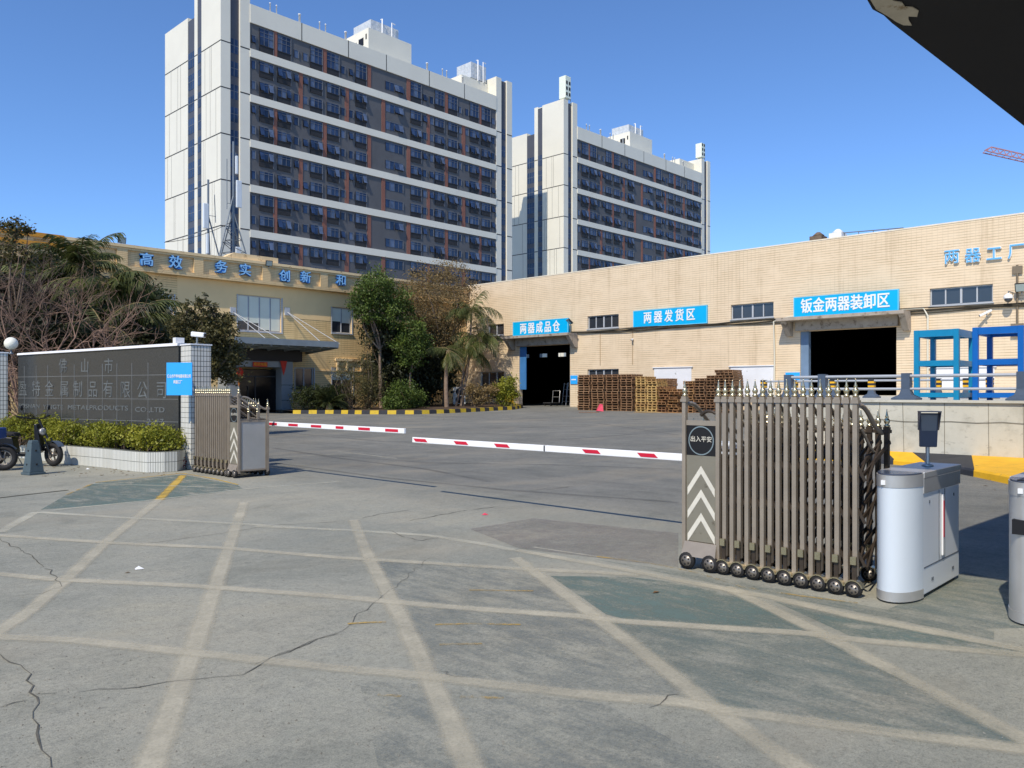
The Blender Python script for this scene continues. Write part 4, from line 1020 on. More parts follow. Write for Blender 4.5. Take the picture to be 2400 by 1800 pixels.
stack(1353,1382,880,XP,0,'the brown stack nearest the left loading door')
stack(1385,1415,880,XP,0,'the brown stack behind the pink sack')
stack(1419,1450,879,XP,0,'the third brown stack from the loading door')
stack(1453,1482,879,XP,0,'the brown stack touching the pale ones')
stack(1489,1514,884,XP-.1,1,'the taller pale stack beside the brown ones')
stack(1515,1540,888,XP-.1,1,'the pale stack next to the taller pale stack')
stack(1542,1563,905,XP-.3,2,'the low untidy stack below the first white board', jit=.10)
stack(1563,1588,909,XP-.3,2,'the lowest untidy stack right of the white board', jit=.12)
stack(1538,1564,885,XP+1.6,0,'the brown stack standing behind the low untidy one')
stack(1602,1626,896,XP-.2,2,'the lowest stack behind the gate head', jit=.05)
stack(1627,1652,888,XP-.1,0,'the second stack behind the gate head', jit=.05)
stack(1654,1675,880,XP,0,'the third stack behind the gate head', jit=.05)
stack(1676,1697,867,XP+.2,0,'the left one of the two tallest stacks', jit=.06)
stack(1698,1720,866,XP+.2,0,'the tallest stack before the second white board', jit=.07)
x, y, z = on_g(1405, 963); sk = thing('sack', 'bright pink folded sack leaning against the second pallet stack', 'sack', (x, y, z))
mb = MB(); mb.add([(0,.28,.0),(0,-.3,.0),(.15,-.12,.42),(.15,.08,.44),(-.25,.0,.04),(-.05,.0,.38)], [(0,4,5,3),(4,1,2,5),(5,2,3),(0,1,4),(0,3,2,1)]); mb.build('cloth', m_pink, sk)
for i, (p, a) in enumerate(((1380, .3), (1500, -.4), (1575, .2), (1530, .9))):
    x, y, z = on_g(p, 967); mb = MB(); mb.box(-.6,.6,-.05,.05,0,.025); o = mb.build('loose_board', m_wood_l if i % 2 else m_wood_m); o.location = (x, y, z+.004+i*.001); o.rotation_euler.z = R(90)+a
    o['label'] = ['loose board lying before the first brown stacks', 'loose board lying at the foot of the pale stacks', 'loose board lying before the untidy stacks', 'loose board lying askew between the pale and untidy stacks'][i]; o['category'] = 'board'; o['group'] = 'loose boards on the yard'
# things at the left loading door
gx, gy = XW-.9, d1[1]+.15
gd = thing('door_guard', 'yellow steel guard frame at the left jamb of the left loading door', 'guard', (gx, gy, .45))
mb = MB()
for dy in (-.35, .35): mb.tube([(0,dy,0),(0,dy,1.05)], .07, 8)
mb.tube([(0,-.35,1.0),(0,.35,1.0)], .06, 8); mb.build('post', m_yellow, gd); mb = MB(); mb.box(-.02,.02,-.28,.28,.35,.85); mb.build('plate', m_yellow, gd)
ct = thing('hand_cart', 'bare steel hand cart standing inside the left loading door', 'cart', (XW+1.2, yx(1266), .505))
mb = MB(); mb.box(-.5,.5,-.35,.35,.2,.25); mb.build('deck', m_seam, ct); mb = MB(); mb.tube([(.5,-.33,.2),(.6,-.33,1.1),(.6,.33,1.1),(.5,.33,.2)], .02, 6); mb.tube([(.55,-.33,.65),(.55,.33,.65)], .015, 5); mb.build('handle', m_steel, ct)
for sx in (-.35,.35):
    for sy in (-.28,.28): mb = MB(); mb.lathe([(.09,-.02),(.09,.02)], (sx,sy,.10), 10, 0, (Vector((1,0,0)),Vector((0,0,1)),Vector((0,1,0)))); mb.build('wheel', m_tyre, ct)
for i in range(6):
    y = d1[0]+.5+i*.55; mb = MB(); 
    for q in ((0,-.18),(0,.18)): mb.tube([(0,q[1],0),(.25,q[1]*.8,1.7)], .02, 5)
    for k in (.3,.7,1.2,1.6): mb.tube([(.25*k/1.7,-.17,k),(.25*k/1.7,.17,k)], .015, 5)
    o = mb.build('steel_frame', m_steel); o.location = (XW+3+.2*(i%2), y, .51); o['label'] = 'upright bare steel frame in the row inside the left loading door'; o['category'] = 'frame'; o['group'] = 'steel frames inside the left door'

# ------------------------------------------------------------------ planted bed with striped kerb
front_px = [(686,970),(740,970),(791,970),(850,971),(910,971),(983,971),(1040,969),(1100,966),(1160,962.5),(1207,959)]
kp = [Vector(on_g(*p)) for p in front_px] + [Vector((40.5,37.6,gz(40.5))), Vector((42.9,40.9,gz(42.9)))]
mb = MB(); Ls = [0]
for a, b in zip(kp, kp[1:]): Ls.append(Ls[-1] + (b-a).length)
def kpt(s):
    for i in range(len(kp)-1):
        if s <= Ls[i+1] + 1e-6: t = (s-Ls[i])/(Ls[i+1]-Ls[i]); return kp[i].lerp(kp[i+1], t)
    return kp[-1]
s, i = 0, 0
while s < Ls[-1] - .05:
    e = min(s + .52, Ls[-1]); a, b = kpt(s), kpt(e-.003); d = (b-a).normalized(); nrm = Vector((-d.y, d.x, 0)) * .26
    mb.hexa([a+Vector((0,0,-.1)), b+Vector((0,0,-.1)), b+nrm+Vector((0,0,-.1)), a+nrm+Vector((0,0,-.1))], [a+Vector((0,0,.22))+nrm*.15, b+Vector((0,0,.22))+nrm*.15, b+nrm+Vector((0,0,.22)), a+nrm+Vector((0,0,.22))], i % 2); s = e; i += 1
o = mb.build('kerb', [m_yellow_k, m_kblack]); o['label'] = 'low kerb with short yellow and black stripes round the planted bed'; o['category'] = 'kerb'
inner = []
for i, p in enumerate(kp):
    d = (kp[min(i+1,len(kp)-1)] - kp[max(i-1,0)]).normalized(); inner.append(p + Vector((-d.y, d.x, 0))*.24 + Vector((0,0,.17)))
mb = MB(); back = [Vector((p.x, YF-.06, gz(p.x)+.17)) for p in inner]
for i in range(len(inner)-1): mb.poly([inner[i], inner[i+1], back[i+1], back[i]])
mb.build('planting_soil', m_soil, kind='structure')

# ------------------------------------------------------------------ company sign wall, planter, hedge
W0, W1 = Vector((5.87, 22.2, 0)), Vector((7.28, 16.49, 0)); wd_ = (W1-W0).normalized(); wn = Vector((wd_.y, -wd_.x, 0)); wn = wn if wn.x < 0 else -wn; WL = (W1-W0).length
sw = thing('sign_wall', 'black polished granite name wall between white tiled pillars behind the hedge', 'sign wall', W0.lerp(W1, .5))
def wp(s, off, z): p = W0 + wd_*s + wn*off; return (p.x, p.y, z)
zt0, zt1 = 2.46, 2.53
mb = MB(); mb.hexa([wp(0,0,0),wp(WL,0,0),wp(WL,-.32,0),wp(0,-.32,0)], [wp(0,0,zt0),wp(WL,0,zt1),wp(WL,-.32,zt1),wp(0,-.32,zt0)]); mb.build('granite_face', m_granite, sw, world=True)
mb = MB(); mb.hexa([wp(0,.03,zt0+.002),wp(WL,.03,zt1+.002),wp(WL,-.35,zt1+.002),wp(0,-.35,zt0+.002)], [wp(0,.02,zt0+.05),wp(WL,.02,zt1+.06),wp(WL,-.34,zt1+.06),wp(0,-.34,zt0+.05)]); mb.build('coping', m_white_old, sw, world=True)
def w_s(px, py):
    a, b, v = ray(px, py); d = Vector((a, b, 0)); M2 = Matrix(((d.x, -wd_.x), (d.y, -wd_.y))); t, s = M2.inverted() @ Vector((W0.x, W0.y)); return s, EYE + v*t
mb = MB()
for z in (.95, 1.42, 1.93):
    mb.hexa([wp(0,.002,z),wp(WL,.002,z),wp(WL,.005,z),wp(0,.005,z)], [wp(0,.002,z+.010),wp(WL,.002,z+.010),wp(WL,.005,z+.010),wp(0,.005,z+.010)])
for px in (57, 85, 112, 144, 174, 206, 240, 274, 309, 347):
    s = w_s(px, 900)[0]; mb.hexa([wp(s,.002,.4),wp(s+.012,.002,.4),wp(s+.012,.005,.4),wp(s,.005,.4)], [wp(s,.002,2.2),wp(s+.012,.002,2.2),wp(s+.012,.005,2.2),wp(s,.005,2.2)])
mb.build('panel_joint', m_gjoint, sw, world=True)
for ch, px, py, sz in [('佛',148,860,.36),('山',199,860,.36),('市',255,860,.36)] + [(c, p, q, .40) for c, p, q in zip('盈特金属制品有限公司', (54,85,116,151,182.5,218,254,294,334,379), (913,913.5,914,914,914.5,915,915,916,917,917))]:
    s, z = w_s(px, py); text('engraved_character', ch, sz, m_engrave, sw, wp(s, .004, z), wd_, ext=.004, off=-.004, xs=.92)
for word, l, r_, py in (('FOSHAN',45,93,952),('YINGTE',100,151,954),('METALPRODUCTS',160,300,955),('CO.,LTD',312,392,960),('21·17',338,391,989)):
    s0, z = w_s(l, py); s1, _ = w_s(r_, py); n = len(word); sz = .15 if word[0] != '2' else .19
    text('engraved_line', word, sz, m_engrave, sw, wp((s0+s1)/2, .004, z), wd_, ext=.004, off=.004, gap=1.0, xs=(s1-s0)/(sz*.62*n))
def pillar(x0, x1, y0, y1, h, label):
    root = thing('tiled_pillar', label, 'pillar', ((x0+x1)/2, (y0+y1)/2, 0), 'white tiled gate pillars')
    mb = MB(); mb.box(x0, x1, y0, y1, 0, h); o = mb.build('shaft', [m_white_tile, m_white_tile2], root, world=True, bevel=.012)
    for p in o.data.polygons: p.material_index = 1 if abs(p.normal.x) > .5 else 0
    mb = MB(); mb.box(x0-.015, x1+.015, y0-.015, y1+.015, h+.001, h+.03); mb.build('cap', m_white_old, root, world=True)
    return root
pillar(7.32, 7.75, 16.0, 16.47, 2.53, 'right white tiled pillar beside the folding gate')
pillar(5.42, 5.64, 22.15, 22.6, 2.50, 'left white tiled pillar under the globe lamp')
lx_, ly_, lz_ = at_d(26, 805, 19.9); gl = thing('globe_lamp', 'white globe lamp on a short stem at the left end of the granite wall', 'lamp', (lx_, ly_, 2.5))
mb = MB(); n = 10; mb.lathe([(max(.002,.155*math.sin(math.pi*i/n)), -.155*math.cos(math.pi*i/n)) for i in range(n+1)], (0,0,lz_-2.5), 20); mb.build('globe', m_globe, gl)
mb = MB(); mb.lathe([(.05,0),(.05,.03),(.022,.05),(.022,lz_-2.5-.15),(.05,lz_-2.5-.14)], n=10); mb.build('stem', m_mast, gl)
cctv((7.52, 16.15, 2.64), 'white bullet camera on top of the right tiled pillar', (.5,-.8,-.1), .3)
mb = MB(); mb.box(-.09,.09,-.07,.07,0,.11); o = mb.build('junction_box', m_white_old); o.location = wp(WL-.12, -.1, 2.595); o['label'] = 'small grey box on the wall top beside the right pillar'; o['category'] = 'junction box'
bs = thing('notice_board', 'bright blue board with two lines of white text hung between granite wall and pillar', 'sign', at_d(420, 888, 15.9))
c = Vector(bs.location); xd = Vector((.62,-.78,0)).normalized(); nn = xd.cross(Vector((0,0,1))); w2, h2 = .262, .322
mb = MB(); q = lambda s_, t_, o_: c + xd*w2*s_ + Vector((0,0,h2*t_)) + nn*o_
mb.hexa([q(-1,-1,0),q(1,-1,0),q(1,-1,-.025),q(-1,-1,-.025)], [q(-1,1,0),q(1,1,0),q(1,1,-.025),q(-1,1,-.025)]); mb.build('board', m_sign_b2, bs, world=True)
text('lettering', '佛山市盈特电器有限公司', .074, m_white, bs, q(0,.15,.003), xd, ext=.002, off=.02, xs=.60); text('lettering', '两器工厂', .074, m_white, bs, q(-.1,-.20,.003), xd, ext=.002, off=.02, xs=.62)
mb = MB(); mb.bar(c-nn*.026, c-nn*.42, .03); mb.build('bracket', m_mast, bs, world=True)
# planter: low curved tiled wall
pl_px = [(-60,1065),(60,1075),(144.7,1086.5),(240,1096),(310,1105),(345,1108),(385,1107),(415,1105)]
pp = [Vector(on_z(*p)) for p in pl_px]; pp.append(Vector((7.30, 16.2, 0)))
plt = thing('planter', 'low curved planter wall of white tiles in front of the granite name wall', 'planter', pp[3])
mb = MB(); th = .14; q = []
for i, p in enumerate(pp):
    d = (pp[min(i+1,len(pp)-1)] - pp[max(i-1,0)]).normalized(); nr = Vector((-d.y, d.x, 0)); q.append((p, p + nr*th))
for (a, a2), (b, b2) in zip(q, q[1:]): mb.hexa([a, b, b2, a2], [a+Vector((0,0,.40)), b+Vector((0,0,.40)), b2+Vector((0,0,.40)), a2+Vector((0,0,.40))])
mb.build('tiled_wall', m_planter, plt, world=True)
mb = MB(); back = [wp(max(0, min(WL, (p-W0).dot(wd_))), .01, .33) for p in pp]
for i in range(len(pp)-1): a, b = q[i][1], q[i+1][1]; mb.poly([(a.x,a.y,.33),(b.x,b.y,.33),back[i+1],back[i]])
mb.build('soil', m_soil, plt, world=True)

# ------------------------------------------------------------------ folding gates
def finial_mesh(k=1.0):
    mb = MB(); mb.lathe([(.020,0),(.026,.008),(.026,.016),(.014,.022),(.022,.036),(.026,.052),(.020,.066),(.012,.076),(.016,.082),(.010,.10),(.004,.135),(.002,.15)], n=8); return mb
ZH, ZL, GD = 1.50, 1.25, .58
def castor(mb, c, m0, m1, m2, r_=.062):     # wheel facing -X with half round guard
    A = (Vector((0,1,0)), Vector((0,0,1)), Vector((-1,0,0))); x, y = c
    mb.lathe([(r_,-.02),(r_+.002,0),(r_,.02)], (x, y, r_+.002), 16, m0, A); mb.lathe([(r_*.72,-.022),(r_*.66,.024)], (x, y, r_+.002), 12, m1, A)
    for i in range(5):
        a = i*1.2566; mb.lathe([(r_*.13,-.02),(r_*.13,.026)], (x, y+math.cos(a)*r_*.42, r_+.002+math.sin(a)*r_*.42), 6, m2, A)
def gate(X, yh, sg, n, pitch, label):
    root = thing('folding_gate', label, 'gate', (X, yh, 0), 'folding gates'); Y = lambda t: yh + sg*t
    fm = finial_mesh(); first = {}
    def part(name, key, mk, mat, parent, loc):
        if key not in first: o = mk().build(name, mat, parent); first[key] = o
        else: o = first[key].copy(); COL.objects.link(o); o.parent = parent
        o.location = loc; return o
    def post_mb(h, low):
        mb = MB(); mb.box(-.021,.021,-.0175,.0175, low, h); mb.box(-.030,.030,-.030,.030, h+.001, h+.028); mb.box(-.024,.024,-.023,.023, h+.0285, h+.05); return mb
    def wheel_mb():
        mb = MB(); castor(mb, (-.035, 0), 0, 1, 0); mb.box(-.034,.0,-.017,.017,.13,.30, 2); mb.box(-.058,-.0345,-.022,.022,.255,.315, 3)
        for i in range(7):
            a0, a1 = math.pi*(.08+.84*i/7), math.pi*(.08+.84*(i+1)/7); r0, r1 = .066, .074
            P = lambda a, r_, x: (x, math.cos(a)*r_, .064+math.sin(a)*r_)
            mb.hexa([P(a0,r0,-.062),P(a1,r0,-.062),P(a1,r0,.0),P(a0,r0,.0)], [P(a0,r1,-.062),P(a1,r1,-.062),P(a1,r1,.0),P(a0,r1,.0)], 3)
        return mb
    def arch_mb():
        mb = MB(); pts = []
        for i in range(9):
            t = i/8; pts.append((.03 + (GD-.03)*t, 0, ZH-.02 - (ZH-ZL-.02)*(t*t*(3-2*t)) + .05*math.sin(math.pi*t)*(1-t)))
        mb.tube(pts, .020, 6); mb.tube([(p[0], p[1], p[2]-.14 - .10*math.sin(math.pi*i/8)) for i, p in enumerate(pts)][1:8], .012, 5); return mb
    for i in range(n):
        t = .425 + i*pitch; odd = i % 2
        p = part('post', ('p', odd), lambda: post_mb(ZH, .16 if not odd else .10), m_bronze, root, (0, sg*t, 0))
        part('finial', 'f', lambda: fm, m_finial, p, (0, 0, ZH+.05))
        if not odd: part('wheel', 'w', wheel_mb, [m_tyre, m_rim, m_bronze_d, m_finial], p, (0, 0, 0))
        p2 = part('rear_post', ('q', odd), lambda: post_mb(ZL, .12), m_bronze_d, root, (GD, sg*(t+pitch*.5), 0))
        part('finial', 'f', lambda: fm, m_finial, p2, (0, 0, ZL+.05))
        if not odd:
            part('wheel', 'w', wheel_mb, [m_tyre, m_rim, m_bronze_d, m_finial], p2, (.03, 0, 0))
            part('arch', 'a', arch_mb, m_bronze, root, (0, sg*t, 0))
    mb = MB()
    for i in range(n):
        for z in (.22, .55, .88):
            a, b = sg*(.425+i*pitch), sg*(.425+(i+1)*pitch)
            mb.bar((.03, a, z), (GD-.03, b, z+.30), .014, .03); mb.bar((.05, b, z), (GD-.05, a, z+.30), .014, .03)
            mb.bar((.012+.012*(i%2), a, z+.15), (.012+.012*(i%2), b-sg*.002, z+.02), .010, .022)
    mb.build('scissor_link', m_bronze_d, root)
    # drive head
    w_ = .38; H = MB()
    for x, h in ((0, ZH), (GD, ZL)):
        for t in (.02, w_-.02):
            mb = post_mb(h, .08); o = mb.build('head_post', m_bronze, root); o.location = (x, sg*t, 0); part('finial', 'f', lambda: fm, m_finial, o, (0, 0, h+.05))
    a, b = sorted((sg*.041, sg*(w_-.041))); 
    mb = MB(); mb.box(-.012, .012, a, b, 1.29, 1.335); mb.box(GD-.012, GD+.012, a, b, 1.02, 1.07); mb.box(.021, GD-.021, a, b, 1.06, 1.075); mb.build('top_rail', m_bronze, root)
    for t in (.02, w_-.02):
        o = arch_mb().build('arch', m_bronze, root); o.location = (0, sg*t, 0)
    mb = MB()
    for zz in (.0,): 
        pts = [(-.0, a + (b-a)*(.02+.5*i/6), 1.40 + .05*math.sin(math.pi*i/6*.55) - .07*(i/6)**2) for i in range(7)]; mb.tube(pts, .016, 6)
    mb.build('scroll', m_bronze_d, root)
    mb = MB(); mb.box(-.006, .0, a, b, .25, 1.02); mb.build('front_panel', m_gatepan, root)
    for zz in (.24, .45, .66):
        mb = MB(); c = (a+b)/2; hw = (b-a)/2-.012
        for s_ in (-1, 1):
            mb.prism([(-.0085,c,zz+.20),(-.0085,c+s_*hw,zz-.0),(-.0085,c+s_*hw,zz+.07),(-.0085,c,zz+.27)], (.002,0,0))
        mb.build('chevron', m_chev, root)
    sc_ = MB(); sc_.box(-.004, .03, a, b, 1.021, 1.289); sb = sc_.build('display', m_black, root)
    mb = MB(); c = (a+b)/2; A = (Vector((0,1,0)), Vector((0,0,1)), Vector((-1,0,0)))
    rin, rout = .112, .122; vs = []; fs = []; m_ = 32
    for i in range(m_):
        an = 2*math.pi*i/m_
        for rr in (rin, rout): vs.append((-.008, c+math.cos(an)*rr*1.05, 1.155+math.sin(an)*rr*1.07))
    fs = [(2*i, 2*i+1, (2*i+3)%(2*m_), (2*i+2)%(2*m_)) for i in range(m_)]
    mb.add(vs, fs); mb.build('ring', M('ring_grey', S(120,134,138), .4), sb)
    text('lettering', '出入平安', .055, m_chev, sb, (-.008, c, 1.165), (0,-1,0), ext=.001, world=False, off=.004)
    for (y, xx) in ((a-.018 if sg > 0 else b+.018, 1),):
        mb = MB(); q = sorted((y, y+.004*(-sg))); mb.box(.025, GD-.025, q[0], q[1], .12, 1.055); sp = mb.build('side_panel', m_gategrey, root)
        mb = MB(); q2 = sorted((y-.0045*sg, y-.012*sg))
        for z0, z1, x0, x1 in ((.12,.15,.025,GD-.025),(1.02,1.055,.025,GD-.025),(.1505,1.0195,.025,.05),(.1505,1.0195,GD-.05,GD-.025)): mb.box(x0, x1, q2[0], q2[1], z0, z1)
        mb.build('panel_frame', m_bronze, sp)
        mb = MB(); cy_ = y - .02*sg
        for xq in (.18, .36): mb.box(xq-.015, xq+.015, *sorted((cy_-.012, cy_+.012)), 1.075, 1.20)
        mb.build('picket', m_bronze, root)
        for xq in (.18, .36): part('finial', 'f', lambda: fm, m_finial, root, (xq, cy_, 1.20))
    sk_ = MB(); sk_.hexa([(-.07,a-.02,.12),(.0,a-.02,.12),(.0,b+.02,.12),(-.07,b+.02,.12)], [(-.02,a-.01,.245),(.0,a-.01,.245),(.0,b+.01,.245),(-.02,b+.01,.245)])
    so_ = sk_.build('wheel_skirt', m_bronze, root)
    for x in (-.05, GD+.02):
        for t in (.075, w_-.075):
            mb = MB(); castor(mb, (x, sg*t), 0, 1, 0, .075); mb.build('drive_wheel', [m_tyre, m_rim], root)
    mb = MB(); mb.box(.03, GD-.03, a, b, .10, .118); mb.box(.03, GD-.03, a+.02, b-.02, .12, 1.0); mb.build('drive_box', m_bronze_d, root)
    return root
gate(6.38, 3.945, -1, 17, .070, 'nearer folding gate pushed together on the right, with white chevrons on its head')
gate(7.22, 13.80, 1, 17, .082, 'far folding gate on the left beside the tiled pillar')

# ------------------------------------------------------------------ barrier arms
def barrier(X, y0, y1, z, arm, dash, cab_y, cabmat, label, group='barrier gates', skew=0):
    root = thing('barrier_gate', label, 'barrier', (X, cab_y, gz(X)), group)
    mb = MB(); mb.box(X-.15, X+.15, cab_y-.17, cab_y+.17, .02, z+.14); mb.box(X-.17, X+.17, cab_y-.19, cab_y+.19, z+.1405, z+.18); mb.build('cabinet', cabmat, root, world=True, bevel=.015)
    mb = MB(); lo, hi = sorted((y0, y1)); a, b = arm
    for p, q in ([(lo, hi)] if a is None else [(lo, a-.012), (a+.012, hi)]): mb.box(X-.20, X-.16, p, q, z-.04, z+.04)
    if a is not None: mb.box(X-.198, X-.162, a-.012, a+.012, z-.036, z+.036, 1)
    o = mb.build('arm', [m_boom, m_kblack], root, world=True, bevel=.006)
    for y, l in dash:
        mb = MB(); s_ = skew; mb.prism([(X-.2015,y,z-.022),(X-.2015,y+l,z-.022),(X-.2015,y+l+s_,z+.022),(X-.2015,y+s_,z+.022)], (-.003,0,0)); mb.build('red_dash', m_red, o, world=True)
def dashes(pxs, X, zz): return [(on_x(r_, 950, X-.2)[1], on_x(l, 950, X-.2)[1] - on_x(r_, 950, X-.2)[1]) for l, r_ in pxs]
barrier(8.16, on_x(947, 1010, 7.96)[1], 15.6, .97, (None, 0), dashes([(629,649),(676,698),(729,753),(787,805),(840,867),(903,933)], 8.16, .97), 15.7, m_yellow, 'left barrier arm, white with six short red dashes')
yj = on_x(1275, 1050, 7.72)[1]
barrier(7.92, 4.5, on_x(966, 1030, 7.72)[1], .865, (yj, 0), dashes([(974,1002),(1069,1098),(1164,1195),(1372,1408),(1502,1542)], 7.92, .865), 4.42, m_kiosk_g, 'right barrier arm, white with slanting red dashes and a dark joint', skew=.05)

# ------------------------------------------------------------------ access kiosks
def rounded(x0, xr, y0, y1, n=14):   # plan outline: half ellipse nose towards -X
    c = (y0+y1)/2; h = (y1-y0)/2; return [(xr - (xr-x0)*math.sin(math.pi*i/n), c + h*math.cos(math.pi*i/n)) for i in range(n+1)]
def kiosk(y0, y1, x0, x1, H, shell, label, reader):
    root = thing('access_kiosk', label, 'turnstile', ((x0+x1)/2, (y0+y1)/2, 0), 'access kiosks'); xr = x0 + .30
    def slab(name, z0, z1, mat, g_=0):
        P = rounded(x0-g_, xr, y0-g_, y1+g_); n = len(P); mb = MB()
        vs = [(x, y, z0) for x, y in P] + [(x, y, z1) for x, y in P]
        mb.add(vs, [(i, n+i, n+i+1, i+1) for i in range(n-1)], 0, True); mb.add(vs, [list(range(n)), [2*n-1-i for i in range(n)], (0, n-1, 2*n-1, n)])
        return mb.build(name, mat, root, world=True)
    slab('base_band', .015, .085, m_steel, .004); slab('front_shell', .086, H-.105, shell); slab('cap_band', H-.104, H-.012, m_steel, .004)
    slab('top_glass', H-.011, H, m_navy, -.004)
    mb = MB(); mb.box(xr+.002, x1, y0+.004, y1-.004, .03, H-.165); mb.build('body', m_kiosk_g, root, world=True, bevel=.006)
    mb = MB(); mb.box(xr+.002, x1+.006, y0-.006, y1+.006, H-.163, H-.048); mb.box(xr+.002, x1+.012, y0-.010, y1+.010, H-.046, H); mb.build('top_rail', m_steel, root, world=True, bevel=.004)
    mb = MB(); xm = (xr+x1)/2
    for yy in (y0+.001, y1-.005):
        for xx in (xm-.075, xm+.075): mb.box(xx-.004, xx+.004, yy, yy+.004, .24, H-.17)
        mb.box(xr+.03, x1-.02, yy, yy+.004, .235, .242)
        for xx, zz in ((xr+.16, H-.24), (x1-.16, H-.24)): mb.box(xx-.008, xx+.008, yy-.002, yy+.004, zz-.012, zz+.012)
        for xx in (xr+.22, xr+.25, x1-.2, x1-.17): mb.box(xx-.006, xx+.006, yy-.002, yy+.004, .11, .135)
    mb.build('panel_seam', M('kiosk_seam', S(84,90,96), .5), root, world=True)
    mb = MB(); mb.box(xm-.022, xm+.022, y0-.012, y0+.002, .27, H-.21); wg = mb.build('wing_slot', m_white, root, world=True, bevel=.01)
    mb = MB(); mb.box(xm-.012, xm+.004, y0-.016, y0-.0125, .42, H-.26); mb.build('red_edge', m_red, wg, world=True)
    mb = MB(); c = (y0+y1)/2; mb.box(x0-.008, x0+.03, c+.02, c+.05, H-.085, H-.05); mb.build('sticker', m_white, root, world=True)
    if reader:
        mb = MB(); mb.box(x0-.006, x0+.05, c-.085, c+.085, .62, .72); mb.build('reader_window', m_black, root, world=True); mb = MB(); mb.box(x0+.02, xr-.02, c-.06, c+.06, H+.001, H+.006); mb.build('touch_panel', m_black, root, world=True)
    return root
kiosk(1.99, 2.30, 6.34, 7.60, .975, m_kiosk_w, 'nearer access kiosk with a rounded white front beside the folding gate', False)
kiosk(1.10, 1.41, 6.36, 7.62, .985, m_steel, 'steel fronted access kiosk cut off by the right edge of the picture', True)
def terminal(x, y, z, label, rz):
    root = thing('face_terminal', label, 'face terminal', (x, y, z), 'face reading terminals', rz)
    mb = MB(); mb.tube([(0,0,0),(0,0,.17),(-.01,0,.24)], .016, 10); mb.lathe([(.045,0),(.045,.012),(.02,.02)], n=14); mb.build('stem', m_steel, root)
    mb = MB(); mb.hexa([(-.035,-.065,.16),(.0,-.065,.16),(.0,.065,.16),(-.035,.065,.16)], [(-.06,-.072,.44),(-.02,-.072,.44),(-.02,.072,.44),(-.06,.072,.44)]); mb.build('screen_body', m_navy, root, bevel=.006)
    mb = MB(); mb.poly([(-.051,-.055,.295),(-.0635,-.062,.425),(-.0635,.062,.425),(-.051,.055,.295)]); mb.build('screen', glass('screen_glass', S(104,112,120), .15, .05), root)
    mb = MB()
    for s_ in (-1,1): mb.hexa([(-.045,s_*.074,.30),(-.015,s_*.074,.30),(-.015,s_*.078,.30),(-.045,s_*.078,.30)], [(-.125,s_*.074,.45),(-.015,s_*.074,.45),(-.015,s_*.078,.45),(-.125,s_*.078,.45)])
    mb.box(-.13,-.012,-.079,.079,.4505,.458); mb.build('visor', m_navy, root)
terminal(7.22, 2.13, .976, 'face terminal on a short pole on top of the white kiosk', R(28))
terminal(7.10, 1.22, .986, 'face terminal on the steel kiosk at the right edge', R(10))

# ------------------------------------------------------------------ canopy over the kiosks (dark soffit top right)
cp = thing('gatehouse_canopy', 'dark flat canopy jutting in at the top right with flaked plaster on its corner', 'canopy', (8, -3, 3.8))
r = seeded(11); edge = [(4.78,-9),(4.72,1.0)]
pts = [(4.42,-9.0),(4.42,1.60),(4.46,1.66),(4.52,1.70),(4.66,1.69),(4.80,1.71),(4.92,1.69),(5.06,1.69),(6.2,1.63),(16,1.15),(16,-9.0)]
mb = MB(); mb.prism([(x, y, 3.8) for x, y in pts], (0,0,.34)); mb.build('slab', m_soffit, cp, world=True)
pk = [(4.44,1.50),(4.47,1.64),(4.53,1.68),(4.66,1.672),(4.80,1.69),(4.93,1.672),(5.05,1.66),(5.12,1.645),(5.16,1.61),(5.07,1.60),(5.02,1.585),(5.06,1.55),(4.99,1.52),(4.92,1.53),(4.88,1.56),(4.82,1.555),(4.76,1.585),(4.68,1.57),(4.55,1.50)]
mb = MB(); mb.prism([(x, y, 3.793) for x, y in pk], (0,0,.005)); mb.build('flaked_patch', m_peel, cp, world=True)
gh = thing('gatehouse_wall', 'gatehouse wall carrying the canopy, out of sight to the right', 'wall', (10, -5, 0)); mb = MB(); mb.box(8.6,15.8,-8.9,-3.2,0,3.79); mb.build('wall', m_dock, gh, world=True)

# ------------------------------------------------------------------ bollard, scooters, hydrant like flower tuft
bx, by, bz = on_z(78, 1112); bo = thing('bollard', 'slate grey tapering bollard with small holes standing before the scooters', 'bollard', (bx, by, 0), rz=R(12))
mb = MB(); R4 = lambda w_, d_, z: [(-w_,-d_,z),(w_,-d_,z),(w_,d_,z),(-w_,d_,z)]
for p, q in ((R4(.155,.155,0), R4(.155,.155,.05)), (R4(.135,.135,.05), R4(.075,.075,.60)), (R4(.075,.075,.60), R4(.06,.06,.655))): mb.hexa(p, q)
mb.build('shaft', m_bollard, bo, bevel=.01)
mb = MB()
for z, o_ in ((.20,-.1205),(.46,-.0925)):
    mb.lathe([(.018,-.004),(.018,.006)], (0, o_, z), 10, 0, (Vector((1,0,0)),Vector((0,0,1)),Vector((0,-1,0)))); mb.lathe([(.018,-.004),(.018,.006)], (o_, 0, z), 10, 0, (Vector((0,1,0)),Vector((0,0,1)),Vector((-1,0,0))))
mb.build('bolt_hole', m_black, bo)
def torus(mb, c, R_, r_, ax, n=20, m_=8, mi=0):
    A, B_, C3 = ax; vs = []; c = Vector(c)
    for i in range(n):
        a = 2*math.pi*i/n; d = A*math.cos(a) + B_*math.sin(a)
        for j in range(m_): t = 2*math.pi*j/m_; vs.append(c + d*(R_ + r_*math.cos(t)) + C3*(r_*math.sin(t)))
    mb.add(vs, [(i*m_+j, ((i+1)%n)*m_+j, ((i+1)%n)*m_+(j+1)%m_, i*m_+(j+1)%m_) for i in range(n) for j in range(m_)], mi, True)
